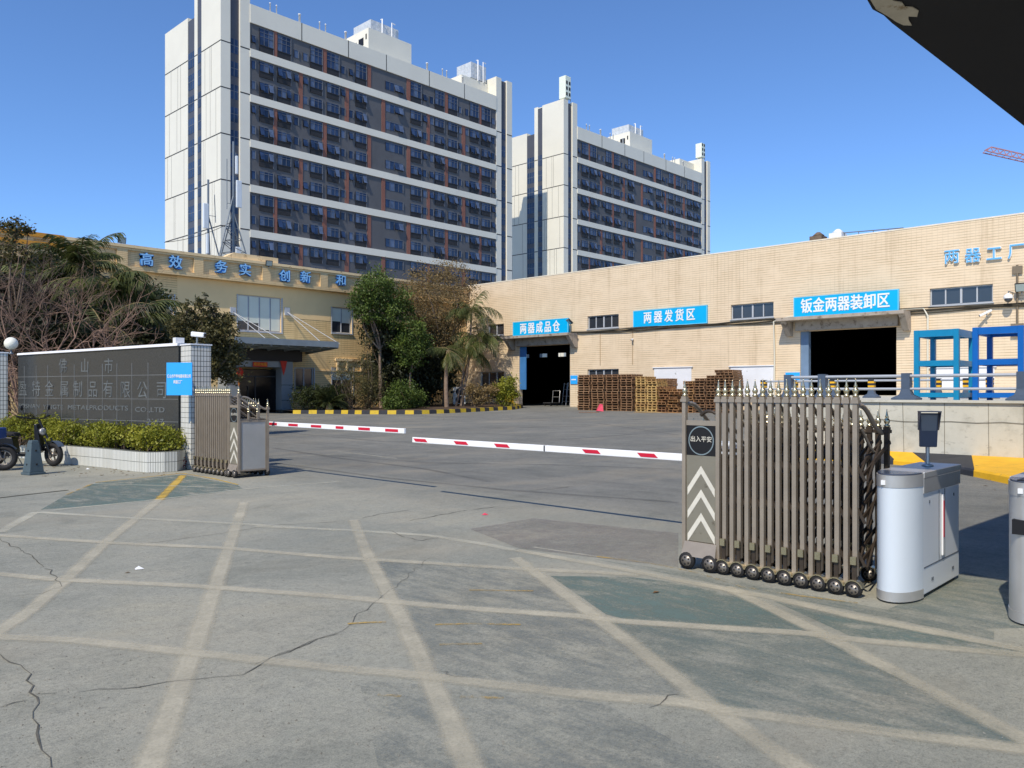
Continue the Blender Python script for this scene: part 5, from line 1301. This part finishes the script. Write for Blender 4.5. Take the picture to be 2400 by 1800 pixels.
def scooter(loc, rz, steer, label, box_mat, cover):
    root = thing('electric_scooter', label, 'scooter', loc, 'electric scooters by the planter', rz)   # local +X forward, front wheel hub at x = 0
    Wr, tr = .20, .055; cs, sn = math.cos(steer), math.sin(steer)
    def rot(v): x, y, z = v; return (x*cs - y*sn, x*sn + y*cs, z)
    def wheel(x, st, name):
        c_, s_ = math.cos(st), math.sin(st); ax = (Vector((c_, s_, 0)), Vector((0,0,1)), Vector((-s_, c_, 0))); cc = Vector((x, 0, Wr+tr))
        mb = MB(); torus(mb, cc, Wr, tr, ax); o = mb.build(name, m_tyre, root)
        mb = MB(); mb.lathe([(.045,-.05),(.05,0),(.045,.05)], cc, 12, 0, (ax[0], ax[1], ax[2])); torus(mb, cc, Wr-.055, .02, ax, 18, 6)
        for i in range(5): a = i*1.2566; d = ax[0]*math.cos(a)+ax[1]*math.sin(a); mb.bar(cc+d*.04, cc+d*(Wr-.05), .03, .02)
        mb.build('rim', m_rim, o)
    wheel(0, steer, 'front_wheel'); wheel(-1.22, 0, 'rear_wheel')
    top = Vector((-.30, 0, .98)); hub = Vector((0, 0, Wr+tr)); crown = Vector((-.12, 0, .60))
    mb = MB()
    for s_ in (-.075, .075): o_ = Vector(rot((0, s_, 0))); mb.tube([hub+o_, crown+o_], .018, 8)
    mb.tube([crown, top], .026, 8); mb.build('fork', m_plastic_blk, root)
    mb = MB(); prev = None
    for i in range(9):
        a = math.pi*(.20+.62*i/8); p = [Vector(rot((math.cos(a)*(Wr+tr+.025), s_*.075, 0))) + Vector((0,0,Wr+tr+math.sin(a)*(Wr+tr+.025))) for s_ in (-1, 1)]
        if prev: mb.poly([prev[0], prev[1], p[1], p[0]]); mb.poly([prev[0]+Vector((0,0,.008)), p[0]+Vector((0,0,.008)), p[1]+Vector((0,0,.008)), prev[1]+Vector((0,0,.008))])
        prev = p
    mb.build('mudguard', m_railpost, root)
    mb = MB(); L = lambda x, y, z: tuple(Vector(rot((x, y, 0))) + Vector((top.x, 0, z)))
    mb.tube([L(-.16,-.36,1.06), L(-.06,-.2,1.03), L(0,0,1.0), L(-.06,.2,1.03), L(-.16,.36,1.06)], .014, 8); hb = mb.build('handlebar', m_plastic_blk, root)
    for s_ in (-1, 1):
        mb = MB(); mb.tube([L(-.12,s_*.27,1.05), L(-.17,s_*.38,1.065)], .02, 8); mb.build('grip', m_tyre, hb)
        mb = MB(); mb.tube([L(-.08,s_*.25,1.05), L(-.10,s_*.28,1.20)], .006, 5); a = Vector(L(-.10,s_*.31,1.24)); mb.lathe([(.05,-.008),(.055,.0),(.05,.008)], a, 10, 0, (Vector((0,1,0)), Vector((0,0,1)), Vector((1,0,0)))); mb.build('mirror', m_plastic_blk, hb)
    hc = Vector(L(.10,0,.74)); mb = MB(); d = Vector(rot((1,0,0))); mb.lathe([(.04,-.08),(.085,-.02),(.09,.02)], hc, 14, 0, (Vector(rot((0,1,0))), Vector((0,0,1)), d)); hl = mb.build('headlight', m_plastic_blk, root)
    mb = MB(); mb.lathe([(.08,.021),(.06,.035),(.02,.042)], hc, 14, 0, (Vector(rot((0,1,0))), Vector((0,0,1)), d)); mb.build('lens', m_steel, hl)
    mb = MB(); P = [(-.20,.34),(-.30,.90),(-.36,.90),(-.34,.40),(-.42,.30),(-.95,.30),(-.95,.22),(-.38,.22)]
    mb.prism([(x, -.10, z) for x, z in P], (0,.20,0)); mb.build('frame', m_plastic_blk, root, bevel=.012)
    mb = MB(); P = [(-.72,.30),(-.78,.62),(-1.38,.66),(-1.42,.56),(-1.05,.42),(-.98,.30)]; mb.prism([(x, -.12, z) for x, z in P], (0,.24,0)); mb.build('rear_body', m_plastic_blk, root, bevel=.015)
    mb = MB(); P = [(-.70,.64),(-.74,.72),(-1.2,.76),(-1.36,.74),(-1.36,.68)]; mb.prism([(x, -.13, z) for x, z in P], (0,.26,0)); mb.build('seat', m_tyre, root, bevel=.02)
    mb = MB()
    for s_ in (-.09, .09): mb.tube([(-1.22, s_, Wr+tr), (-1.10, s_, .60)], .022, 6)
    mb.build('shock_absorber', m_steel, root)
    if box_mat:
        mb = MB(); mb.box(-.34,.0,-.17,.17,.64,.86) if cover else mb.box(-1.62,-1.28,-.17,.17,.78,1.06); mb.build('carry_box', box_mat, root, bevel=.02)
    mb = MB(); mb.tube([(-.80,.10,.26),(-.74,.24,.01)], .012, 6); mb.build('kickstand', m_steel, root)
    mb = MB(); mb.box(-1.50,-1.44,-.06,.06,.52,.58); mb.build('tail_light', m_red, root)
wx, wy, _ = on_z(126, 1093); scooter((wx, wy, 0), math.atan2(-.60, .80)-R(4), R(-28), 'black electric scooter with its wheel turned, nearest the planter wall', None, False)
wx, wy, _ = on_z(8, 1103); scooter((wx, wy, 0), math.atan2(-.64, .76)+R(5), R(10), 'electric scooter with a blue covered front box, cut by the left edge', m_blue_cover, True)

# ------------------------------------------------------------------ vegetation
def Dp(px, Y): return on_y(px, 900, Y)[0]*CT + Y*ST
def blob(px, py, Y, rpx, sq=1.0):
    x, y, z = on_y(px, py, Y); r_ = rpx * Dp(px, Y) / F; return (Vector((x, y, z)), r_, r_*sq)
def leaf_quad(mb, p, s, r, asp=.5, droop=0, m=0):
    d = Vector((r.gauss(0,1), r.gauss(0,1), r.gauss(0,.8) - droop)).normalized(); u = Vector((r.gauss(0,1), r.gauss(0,1), r.gauss(0,1)+.6)).normalized()
    a = d.cross(u)
    if a.length < .05: return
    a = a.normalized()*s*asp*.5; e = d*s
    mb.add([p, p+e*.5+a, p+e, p+e*.5-a], [(0,1,2,3)], m)
def foliage(blobs, n, size, r, clump=.28, droop=0, asp=.5, shell=.45, per=26):
    mb = MB(); vol = [b[1]**2 for b in blobs]; tot = sum(vol)
    for (c, rx, rz), v in zip(blobs, vol):
        k = int(n*v/tot)
        while k > 0:
            d = Vector((r.gauss(0,1), r.gauss(0,1), r.gauss(0,1))).normalized(); q = (shell + (1-shell)*r.random()**.6) * (1 + r.gauss(0,.10))
            cc = c + Vector((d.x*rx, d.y*rx, d.z*rz))*q; sg = clump*rx*r.uniform(.5,1.3)
            for _ in range(min(k, per)):
                p = cc + Vector((r.gauss(0,sg), r.gauss(0,sg), r.gauss(0,sg*.7))); leaf_quad(mb, p, size*r.uniform(.6,1.3), r, asp, droop)
            k -= per
    return mb
def limb(mb, a, b, r0, r1, r, bend=.12, n=5, sides=6):
    a, b = Vector(a), Vector(b); L = (b-a).length; o = Vector((r.gauss(0,1), r.gauss(0,1), r.gauss(0,.5)))*L*bend
    pts = [a.lerp(b, t/n) + o*math.sin(math.pi*t/n) for t in range(n+1)]; mb.tube(pts, [r0+(r1-r0)*t/n for t in range(n+1)], sides, 0, False); return pts
def leafy_tree(name, label, base, blobs, n, size, mats, r, trunk=.12, group=None, cat='tree', **kw):
    root = thing(name, label, cat, base, group); b = Vector(base); mb = MB()
    cz = sum((bl[0] for bl in blobs), Vector())/len(blobs); fork = b.lerp(Vector((b.x*.5+cz.x*.5, b.y*.5+cz.y*.5, cz.z)), .55)
    limb(mb, b, fork, trunk, trunk*.7, r, .05)
    for c, rx, rz in blobs: limb(mb, fork, c, trunk*.5, trunk*.12, r, .1); 
    for c, rx, rz in blobs:
        for _ in range(5): d = Vector((r.gauss(0,1), r.gauss(0,1), r.gauss(.3,1))).normalized(); limb(mb, c - d*rx*.2, c + d*rx*.95, trunk*.12, .01, r, .1, 3, 4)
    mb.build('trunk', mats[1], root, world=True)
    foliage(blobs, n, size, r, **kw).build('crown', mats[0], root, world=True)
    return root
def bush(name, label, base, blobs, n, size, mat, r, cat='shrub', group=None, **kw):
    root = thing(name, label, cat, base, group); b = Vector(base); mb = MB()
    for c, rx, rz in blobs:
        for _ in range(4): limb(mb, b + Vector((r.gauss(0,.08), r.gauss(0,.08), 0)), c + Vector((r.gauss(0,.3), r.gauss(0,.3), r.gauss(0,.3)))*rx, .022, .006, r, .12, 4, 4)
    mb.build('stem', m_bark, root, world=True); foliage(blobs, n, size, r, **kw).build('crown', mat, root, world=True); return root
def frond(mb, st, base, az, el, L, r, droop=1.2, nl=26, ll=.45, lw=.035, fall=.8):
    pts = []; p = Vector(base); d = Vector((math.cos(az)*math.cos(el), math.sin(az)*math.cos(el), math.sin(el))); n = 10; side = Vector((-math.sin(az), math.cos(az), 0))
    for i in range(n+1): pts.append(p.copy()); d = (d + Vector((0,0,-droop*(.25+i/n)/n))).normalized(); p = p + d*L/n
    st.tube(pts, [.028*(1-i/(n+1))+.004 for i in range(n+1)], 4, 0, False)
    for k in range(nl):
        t = .12 + .88*k/nl; i = min(int(t*n), n-1); q = pts[i].lerp(pts[i+1], t*n-i); tg = (pts[i+1]-pts[i]).normalized(); l = ll*(.55+.9*math.sin(math.pi*min(t*.9+.08,1)))*r.uniform(.8,1.15)
        for s_ in (-1, 1):
            o = (side*s_*.8 + tg*.75 + Vector((0,0,-fall*r.uniform(.3,1.1)))).normalized(); w_ = tg*lw*.5
            m_ = q + o*l*.55 + Vector((0,0,-.0)); e = q + o*l + Vector((0,0,-l*.35*fall)); mb.add([q-w_, q+w_, m_+w_, m_-w_, e], [(0,1,2,3),(3,2,4)])
def palm(label, base, crown, nf, L, mats, r, trunk=.13, el=(-.35,1.25), droop=1.3, ll=.5, nl=26, name='palm_tree', azs=None, group=None, fall=.8, lw=.04, extra=()):
    root = thing(name, label, 'palm', base, group); mb = MB(); tr = MB(); st = MB()
    b, c = Vector(base), Vector(crown); limb(tr, b, c, trunk*1.15, trunk*.75, r, .03, 8, 8)
    for cc in (c,) + tuple(extra):
        if cc is not c: limb(tr, b + Vector((r.uniform(-.4,.4), r.uniform(-.3,.3), 0)), cc, trunk, trunk*.6, r, .03, 8, 7)
        for i in range(nf):
            az = (azs[i % len(azs)] + r.uniform(-.25,.25)) if azs else 2*math.pi*i/nf*1.0 + r.uniform(-.25,.25)
            frond(mb, st, Vector(cc) + Vector((r.uniform(-.08,.08), r.uniform(-.08,.08), r.uniform(-.1,.15))), az, r.uniform(*el), L*r.uniform(.75,1.15), r, droop*r.uniform(.8,1.25), nl, ll, lw, fall)
    tr.build('trunk', m_bark_p, root, world=True); st.build('frond_stalk', mats[1], root, world=True); mb.build('frond', mats[0], root, world=True); return root
def bare(label, base, tips, r, r0, mat, depth=4, name='bare_tree', spread=.75, k=(3,4), Ls=.72):
    root = thing(name, label, 'tree', base); mb = MB()
    def grow(a, d, L, rad, lev):
        b = a + d*L; pts = limb(mb, a, b, rad, rad*.66, r, .10, 3, 4 if lev > 1 else 6)
        if lev >= depth: return
        for _ in range(r.randint(*k)):
            nd = (d + Vector((r.gauss(0,1), r.gauss(0,1), r.gauss(0,.75)))*spread).normalized(); i = r.choice((1,2,3,3)); grow(pts[i], nd, L*Ls*r.uniform(.7,1.25), rad*.6, lev+1)
    for d, L in tips: grow(Vector(base), Vector(d).normalized(), L, r0, 0)
    mb.build('branches', mat, root, world=True); return root
def gp(px, Y): x = fx(px, Y); return (x, Y, gz(x) + .15)

# --- right cluster in the bed
r = seeded(21)
leafy_tree('leafy_tree', 'tall green tree with drooping foliage beside the last parapet character', gp(893,42.6), [blob(878,668,42.6,40), blob(846,705,42.6,28), blob(915,700,42.8,40), blob(945,725,43,26), blob(862,690,42.4,34), blob(900,735,42.3,34), blob(850,735,42.2,20)], 12000, .17, (m_leaf_gr, m_bark_p), r, .13, droop=.9, clump=.24)
leafy_tree('leafy_tree', 'lower light green tree with a rounded drooping crown in the middle of the bed', gp(960,41.6), [blob(965,778,41.6,36), blob(945,812,41.5,30), blob(988,800,41.8,28), blob(965,835,41.6,30)], 7000, .17, (m_leaf_gr, m_bark_p), r, .10, droop=.9, clump=.22)
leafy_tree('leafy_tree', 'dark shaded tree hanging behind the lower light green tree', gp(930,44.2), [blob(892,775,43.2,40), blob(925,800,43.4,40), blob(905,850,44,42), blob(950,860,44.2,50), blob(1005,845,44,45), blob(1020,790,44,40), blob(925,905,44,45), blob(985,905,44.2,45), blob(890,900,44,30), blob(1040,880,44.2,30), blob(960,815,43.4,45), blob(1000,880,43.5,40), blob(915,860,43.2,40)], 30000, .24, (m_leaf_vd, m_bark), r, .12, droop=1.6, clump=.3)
leafy_tree('dry_tree', 'bushy tree with sparse dry brown foliage rising above the roof line', gp(1040,43.2), [blob(1025,680,43.2,56), blob(990,660,43,36), blob(1060,655,43.4,42), blob(975,700,43,34), blob(1060,725,43.2,50), blob(1010,740,43,45), blob(1095,690,43.4,30), blob(1040,632,43.2,22), blob(955,672,43,18), blob(1045,770,43.2,40), blob(1020,790,43,36), blob(985,745,43,30)], 17000, .15, (m_leaf_br, m_bark), r, .14, clump=.30, asp=.4)
x0, y0, z0 = on_y(1105, 728, 41.6); x1, y1, z1 = on_y(1122, 790, 41.2); x2, y2, z2 = on_y(1095, 820, 41.5)
palm('slender clumping palm with arching fronds in front of the sunlit wall', gp(1080,41.6), (x0,y0,z0), 15, 2.2, (m_frond, m_frond_dry), r, .09, (-.4,1.2), 1.9, .58, 28, extra=(Vector((x1,y1,z1)), Vector((x2,y2,z2))), fall=1.1)
palm('short palm with dull drooping fronds in the middle of the bed', gp(1047,40.6), on_y(1050,822,40.6), 13, 1.7, (m_frond, m_frond_dry), r, .14, (-.7,.9), 1.9, .42, 22, fall=1.1)
bush('conifer', 'thin dark conifer standing in front of the office wall', gp(862,41.2), [blob(862,800,41.2,11,1.9), blob(858,845,41.2,18,1.5), blob(866,885,41.2,26,1.2), blob(842,905,41,26), blob(885,915,41.3,26), blob(858,935,41.2,28,.9)], 6500, .13, m_leaf_ol, r, cat='tree', asp=.3, clump=.34)
bush('sprawling_shrub', 'straggly shrub with pale sprays left of the dark conifer', gp(822,41.6), [blob(808,862,41.6,20), blob(828,885,41.6,22), blob(795,880,41.6,14), blob(835,915,41.6,22)], 2600, .13, m_leaf_ol, r, asp=.25, clump=.5)
palm('low cycad with a rosette of stiff dark fronds right of the entrance', gp(772,41.8), (gp(772,41.8)[0], 41.8, gp(772,41.8)[2]+.42), 26, 1.5, (m_leaf_dk, m_frond), r, .2, (-.1,1.25), 1.3, .30, 28, name='cycad', fall=.4, lw=.03)
bush('shrub', 'rounded bright green shrub at the kerb in the middle of the bed', gp(945,39.6), [blob(945,922,39.6,34), blob(917,945,39.4,24,.8), blob(972,938,39.8,26,.9), blob(935,958,39.4,20,.7)], 6500, .15, m_leaf_gr, r, group='rounded shrubs in the bed', clump=.22)
def blobd(px, py, D, rpx, sq=1.0): x, y, z = at_d(px, py, D); return (Vector((x,y,z)), rpx*D/F, rpx*D/F*sq)
bush('shrub', 'rounded yellowish shrub beside the left jamb of the left loading door', (at_d(1184,950,54.5)[0], at_d(1184,950,54.5)[1], .5), [blobd(1186,905,54.5,25), blobd(1170,920,54.5,18), blobd(1200,922,54.5,17), blobd(1184,935,54.5,20)], 4200, .14, m_leaf_yl, r, group='rounded shrubs in the bed', clump=.2)
bush('shrub', 'thin reddish brown shrub between the air conditioner and the yellowish shrub', (at_d(1112,950,54)[0], at_d(1112,950,54)[1], .5), [blobd(1108,915,54,18), blobd(1138,925,54,20), blobd(1152,912,54,14), blobd(1120,936,54,16)], 3000, .13, m_leaf_br, r, group='rounded shrubs in the bed', clump=.3)
bush('hedge', 'low dark clipped hedge beside the office entrance', gp(745,42.6), [blob(px,938,42.6,20,1.2) for px in range(702, 815, 14)] + [blob(px,918,42.8,17,1.1) for px in range(700, 800, 14)], 9000, .12, m_leaf_dk, r, cat='hedge', clump=.25, shell=.3)
ax_, ay_, _ = at_d(1076, 940, 58); ac = thing('air_conditioner', 'white outdoor unit with two fans half hidden by the palm stems', 'air conditioner', (ax_, ay_, gz(ax_)+.17), rz=R(-38))
mb = MB(); mb.box(-.45,.45,-.17,.17,.08,1.30); mb.build('casing', m_ac, ac, bevel=.02)
for z in (.4, .96):
    mb = MB(); torus(mb, (0,-.175,z), .25, .012, (Vector((1,0,0)), Vector((0,0,1)), Vector((0,-1,0))), 20, 5); mb.lathe([(.24,-.001),(.23,.006)], (0,-.171,z), 18, 0, (Vector((1,0,0)), Vector((0,0,1)), Vector((0,-1,0))))
    for k in (.08,.15,.2): torus(mb, (0,-.18,z), k, .006, (Vector((1,0,0)), Vector((0,0,1)), Vector((0,-1,0))), 16, 4)
    mb.build('fan_grille', m_plastic_blk, ac)
mb = MB(); mb.box(-.4,-.3,-.15,.15,0,.079); mb.box(.3,.4,-.15,.15,0,.079); mb.build('foot', m_seam, ac)

# --- left cluster behind the name wall
r = seeded(33)
def palm_at(label, px, pyc, Y, nf, L, **kw):
    x, y, z = on_y(px, pyc, Y); palm(label, (x, Y, 0), (x+r.uniform(-.2,.2), Y, z), nf, L, kw.pop('mats', (m_frond, m_frond_dry)), r, kw.pop('trunk', .17), kw.pop('el', (-.8,.95)), kw.pop('droop', 1.5), kw.pop('ll', .55), kw.pop('nl', 26), **kw)
palm_at('tallest palm on the left, its upright fronds reaching above the parapet', 185, 622, 32, 26, 1.75, el=(-.8,1.2), ll=.42, nl=30)
palm_at('spreading palm in front of the office wall left of the first characters', 250, 672, 31, 26, 2.0, nl=30)
palm_at('drooping palm low on the right side of the left palm group', 322, 735, 30, 22, 1.8, droop=1.9, nl=30)
palm_at('palm with drooping fronds half lost in the bare branches on the far left', 130, 650, 33.5, 16, 2.2)
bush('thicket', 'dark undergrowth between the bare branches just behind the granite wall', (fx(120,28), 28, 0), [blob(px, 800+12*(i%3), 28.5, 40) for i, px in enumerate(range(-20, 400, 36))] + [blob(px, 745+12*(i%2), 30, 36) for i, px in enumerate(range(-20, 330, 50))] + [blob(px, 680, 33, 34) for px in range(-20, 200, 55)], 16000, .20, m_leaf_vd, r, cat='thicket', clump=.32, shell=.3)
palm_at('low dark palm behind the granite wall', 235, 760, 29, 16, 2.0, mats=(m_leaf_dk, m_frond_dry))
leafy_tree('leafy_tree', 'dark creeper clad tree against the office window behind the palms', (fx(365,38), 38, .2), [blob(350,700,38,38,.8), blob(375,735,38,26), blob(340,745,38,36), blob(315,790,38,40), blob(370,800,38,34)], 8500, .18, (m_leaf_dk, m_bark), r, .14)
leafy_tree('leafy_tree', 'olive tree with upright branch tips behind the right tiled pillar', (fx(475,26), 26, 0), [blob(470,785,26,44), blob(430,770,26,30), blob(515,780,26,36), blob(470,725,26,18,1.6), blob(502,735,26,16,1.5), blob(438,730,26,14,1.5), blob(530,758,26,16,1.2), blob(540,830,26,32), blob(490,850,26,40), blob(440,840,26,36), blob(480,702,26,8,1.8), blob(535,875,26,26)], 15000, .115, (m_leaf_ol, m_bark), r, .10, clump=.26)
x, y, _ = on_y(90, 900, 26); bare('leafless tangled tree with pinkish brown branches on the far left', (x, y, 0), [((.15,.1,1),2.3),((-.3,.1,1),2.5),((.5,-.1,.9),2.4),((.7,.2,.55),2.2)], r, .05, m_twig, 5, spread=.62, k=(3,3), Ls=.70)
x, y, _ = on_y(20, 900, 27.5); bare('leafless grey brown tree at the left edge behind the globe lamp', (x, y, 0), [((.1,.1,1),2.7),((-.35,.1,1),2.4),((.45,.0,1),2.6)], r, .055, m_twig_d, 5, spread=.6, k=(3,4), Ls=.70)
x, y, _ = on_y(250, 900, 24.5); bare('low bare bush with pale forked branches just above the granite wall', (x, y, .8), [((.35,0,.8),1.0),((-.8,.1,.7),1.5),((.1,.1,1),1.2),((-.3,-.1,.9),1.3)], r, .05, m_twig, 4, spread=.6, name='bare_shrub')
leafy_tree('leafy_tree', 'thin leafy tree whose sprigs rise above the parapet at the left edge', (fx(30,30), 30, 0), [blob(15,528,30,15), blob(45,535,30,17), blob(30,555,30,18), blob(65,545,30,8), blob(10,590,30,26), blob(60,600,30,24)], 1500, .13, (m_leaf_ol, m_bark), r, .09, clump=.4)
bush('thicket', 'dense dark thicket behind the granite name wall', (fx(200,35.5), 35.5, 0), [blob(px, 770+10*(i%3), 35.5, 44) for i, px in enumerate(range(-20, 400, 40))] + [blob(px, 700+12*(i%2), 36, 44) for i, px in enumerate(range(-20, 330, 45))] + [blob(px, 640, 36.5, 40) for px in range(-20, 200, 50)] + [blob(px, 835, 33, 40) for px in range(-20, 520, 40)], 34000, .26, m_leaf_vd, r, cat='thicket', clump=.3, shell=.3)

# --- hedge in the planter
r = seeded(44); bl = []
for i in range(26):
    t = i/25; a = Vector(on_z(-30, 1075)).lerp(Vector(on_z(400, 1104)), t); a = a + Vector((.24+.1*math.sin(i), .30, 0)); ww = wn
    for off_ in (.0, .38):
        c = a - wn*off_ ; bl.append((Vector((c.x, c.y, .64+.05*math.sin(i*1.7+off_*9)+(.1 if i < 9 else 0))), .27, .24))
hd = thing('hedge', 'clipped yellow green hedge growing in the white planter', 'hedge', bl[20][0] - Vector((0,0,.3)))
mb = MB()
for c, a, b in bl:
    for _ in range(3): limb(mb, (c.x+r.gauss(0,.08), c.y+r.gauss(0,.08), .32), c + Vector((r.gauss(0,.1), r.gauss(0,.1), .1)), .012, .004, r, .1, 3, 4)
mb.build('stem', m_twig_d, hd, world=True); foliage(bl, 30000, .062, r, clump=.22, asp=.6, shell=.55, per=14).build('crown', m_leaf_yl, hd, world=True)
bl2 = [(Vector((*at_d(px, py, D)[:2], at_d(px, py, D)[2])), rr_, rr_) for px, py, D, rr_ in ((45,990,18.8,.16),(70,985,18.8,.16),(30,1005,18.9,.15),(95,1000,18.6,.15))]
bush('shrub', 'taller dull green sprigs sticking out of the hedge behind the scooters', (bl2[0][0].x, bl2[0][0].y, .34), bl2, 1500, .06, m_leaf_ol, r, group=None)
cx_, cy2, _ = on_z(420, 1100); bush('flower_tuft', 'small tuft with dark red leaves at the foot of the right pillar', (cx_, cy2-.05, 0), [(Vector((cx_, cy2-.05, .14)), .09, .10), (Vector((cx_+.06, cy2-.02, .10)), .06, .07)], 260, .06, leaf_mat('red_leaf', S(110,24,30), S(176,52,52)), r, cat='plant')
